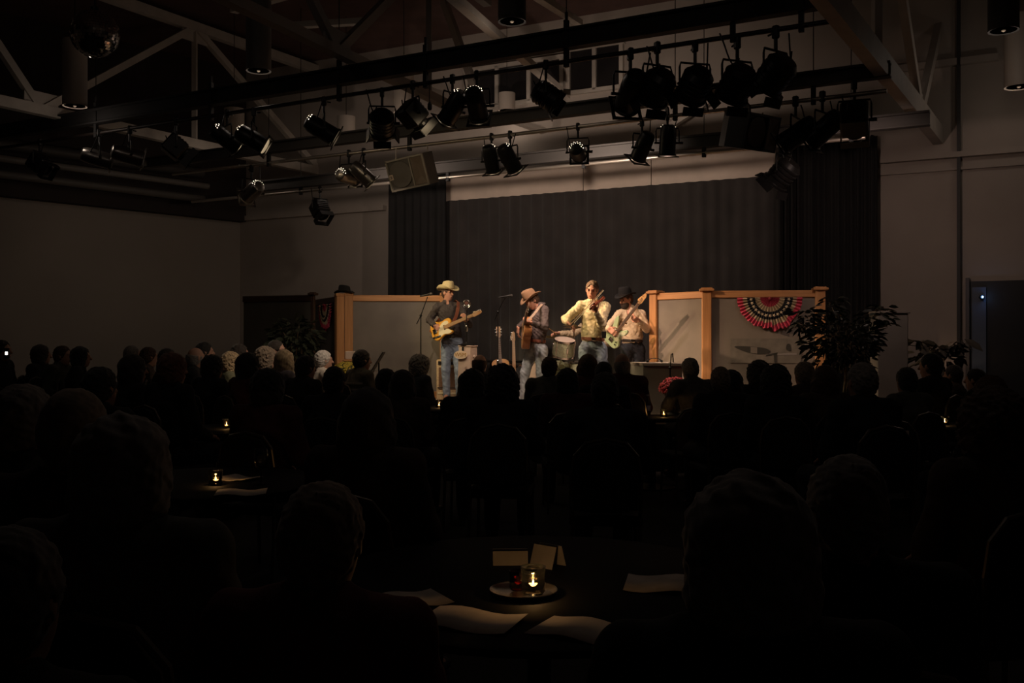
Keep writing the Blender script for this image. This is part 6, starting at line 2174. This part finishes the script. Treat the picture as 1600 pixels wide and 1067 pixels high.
def settle():
    for it in range(140):
        mv = [0.0] * len(P_)
        for i in range(len(P_)):
            xi, yi = (P_[i][0] - CX) / F * P_[i][2], P_[i][2]
            for j in range(i + 1, len(P_)):
                xj, yj = (P_[j][0] - CX) / F * P_[j][2], P_[j][2]
                d = math.hypot(xi - xj, yi - yj)
                if d < .62:
                    sg = 1 if (yi > yj or (yi == yj and P_[i][1] < P_[j][1])) else -1
                    e = (.62 - d) * .35
                    mv[i] += sg * e
                    mv[j] -= sg * e
            for (tx, ty_, r) in TABLES:
                d = math.hypot(xi - tx, yi - ty_)
                if d < r + .30:
                    mv[i] += (1 if yi > ty_ else -1) * (r + .30 - d) * .35
        for i, m in enumerate(mv):
            if (P_[i][0], P_[i][1]) in YO:
                continue
            k = (P_[i][0] - CX) / F
            Yn = min(max(P_[i][2] + m, 1.5), 14.0)
            if stage_front(k * Yn) < 90:
                Yn = min(Yn, SF0 / (1 + BS * k) - .7)
            # keep the head near its own height: no nearer or farther than the body can stretch
            P_[i][2] = Yn
settle()
stage_mid = V((0.9, 14.3, 0))
M_phone = mat('phone_glow', (1, 1, 1), .3, emit=(1, .86, .7), estr=5)
for i, (px, ty, w, st, hc, tc, po, ds) in enumerate(CROWD):
    Yd = P_[i][2]
    k = (px - CX) / F
    z = H - (ty - CY) / F * Yd
    s = min(max(z / 1.30, .86), 1.22)
    x = k * Yd
    rnd = random.Random(100 + i)
    dv = stage_mid - V((x, Yd, 0))
    yaw = math.atan2(-dv.x, dv.y) + rnd.uniform(-.15, .15)
    g = POSES[po]
    hoff = Matrix.Rotation(yaw, 3, 'Z') @ (g['head'].translation * s)
    # put the head, not the hips, at the pixel column
    bx, by = x - hoff.x * .9, Yd - hoff.y * .9
    t = thing('person', 'person ' + ds, 'person', mw=Matrix.Translation((bx, by, 0)) @ Matrix.Rotation(yaw, 4, 'Z') @ Matrix.Scale(s, 4), group='audience')
    inst(g['body'], 'body', t)
    inst(g['top'], 'top', t, m=TOP[tc])
    inst(g['trousers'], 'trousers', t)
    for q in (0, 1):
        inst(g['shoe'][q], 'shoe', t)
    if st != 'bald':
        inst(HAIRM[st], 'hair', t, g['head'], m=HAIR[hc])
    else:
        inst(HAIRM['fringe'], 'hair', t, g['head'] @ Matrix.Translation((0, -.004, -.022)) @ Matrix.Scale(.97, 4), m=HAIR[hc])
    if 'glasses' in ds:
        mb = MB()
        for gx in (-1, 1):
            mb.tube([(gx * .034 + .026 * math.cos(2 * PI * q / 12), .103, .002 + .02 * math.sin(2 * PI * q / 12)) for q in range(12)], .003, 5, closed=True)
            mb.tube([(gx * .06, .10, .006), (gx * .082, .0, .006)], .003, 5)
        me = mb.mesh('glasses', M_blk2)
        inst(me, 'glasses', t, g['head'])
    if ds.startswith('in a patterned'):
        mb = MB()
        for rz_ in (.93, .86, .79):
            for q in range(26):
                a = PI + PI * (q + .5) / 26
                mb.box((.188 * math.cos(a), -.02 + .150 * math.sin(a), rz_), (.018, .012, .02), Matrix.Rotation(a + PI / 2, 3, 'Z'))
        mb.build('knit_pattern', TOP['white'], t)['kind'] = 'stuff'
    if 'phone' in ds:
        pp = PY(10, 552, Yd - .28)
        ph = thing('phone', 'tiny lit phone held up at the left edge', 'phone', pp, rz=.5)
        MB().bbox((0, 0, 0), (.07, .009, .145), .004).build('case', M_black, ph)
        MB().box((0, -.0055, 0), (.03, .002, .04)).build('screen', M_phone, ph)
    chair((bx, by), yaw, 'black chair under the person ' + ds, s)

# chairs seen from behind on their own
def lone(px, py, Y, label, pad=None, zt=.93):
    p = PY(px, py, Y)
    dv = stage_mid - p
    chair((p.x, p.y), math.atan2(-dv.x, dv.y), label, p.z / zt, pad, 'empty chairs')
lone(1075, 633, 9.45, 'curved brown chair back below the grey-haired man by the red flowers', mat('chair_tan', (.10, .065, .05), .8))
lone(948, 662, 7.2, 'empty chair with arched pale rim in the middle of the crowd')
# printed sheet hung on a chair back at right
p = PY(1407, 703, 7.6)
t = thing('hanging_poster', 'pale printed sheet hanging at the right below the crowd', 'poster', p, rz=-.25)
MB().box((0, 0, 0), (.125, .004, .31)).build('sheet', mat('poster_paper', (.66, .58, .54), .85, noise=.2, nscale=8), t)
MB().box((.008, -.004, .03), (.07, .002, .11)).box((.0, -.004, -.09), (.09, .002, .05)).build('print', mat('poster_print', (.25, .14, .13), .85, noise=.3, nscale=12), t)
chair((p.x + .03, p.y + .33), -.25, 'empty chair carrying the pale printed sheet at right', 1.0, None, 'empty chairs')
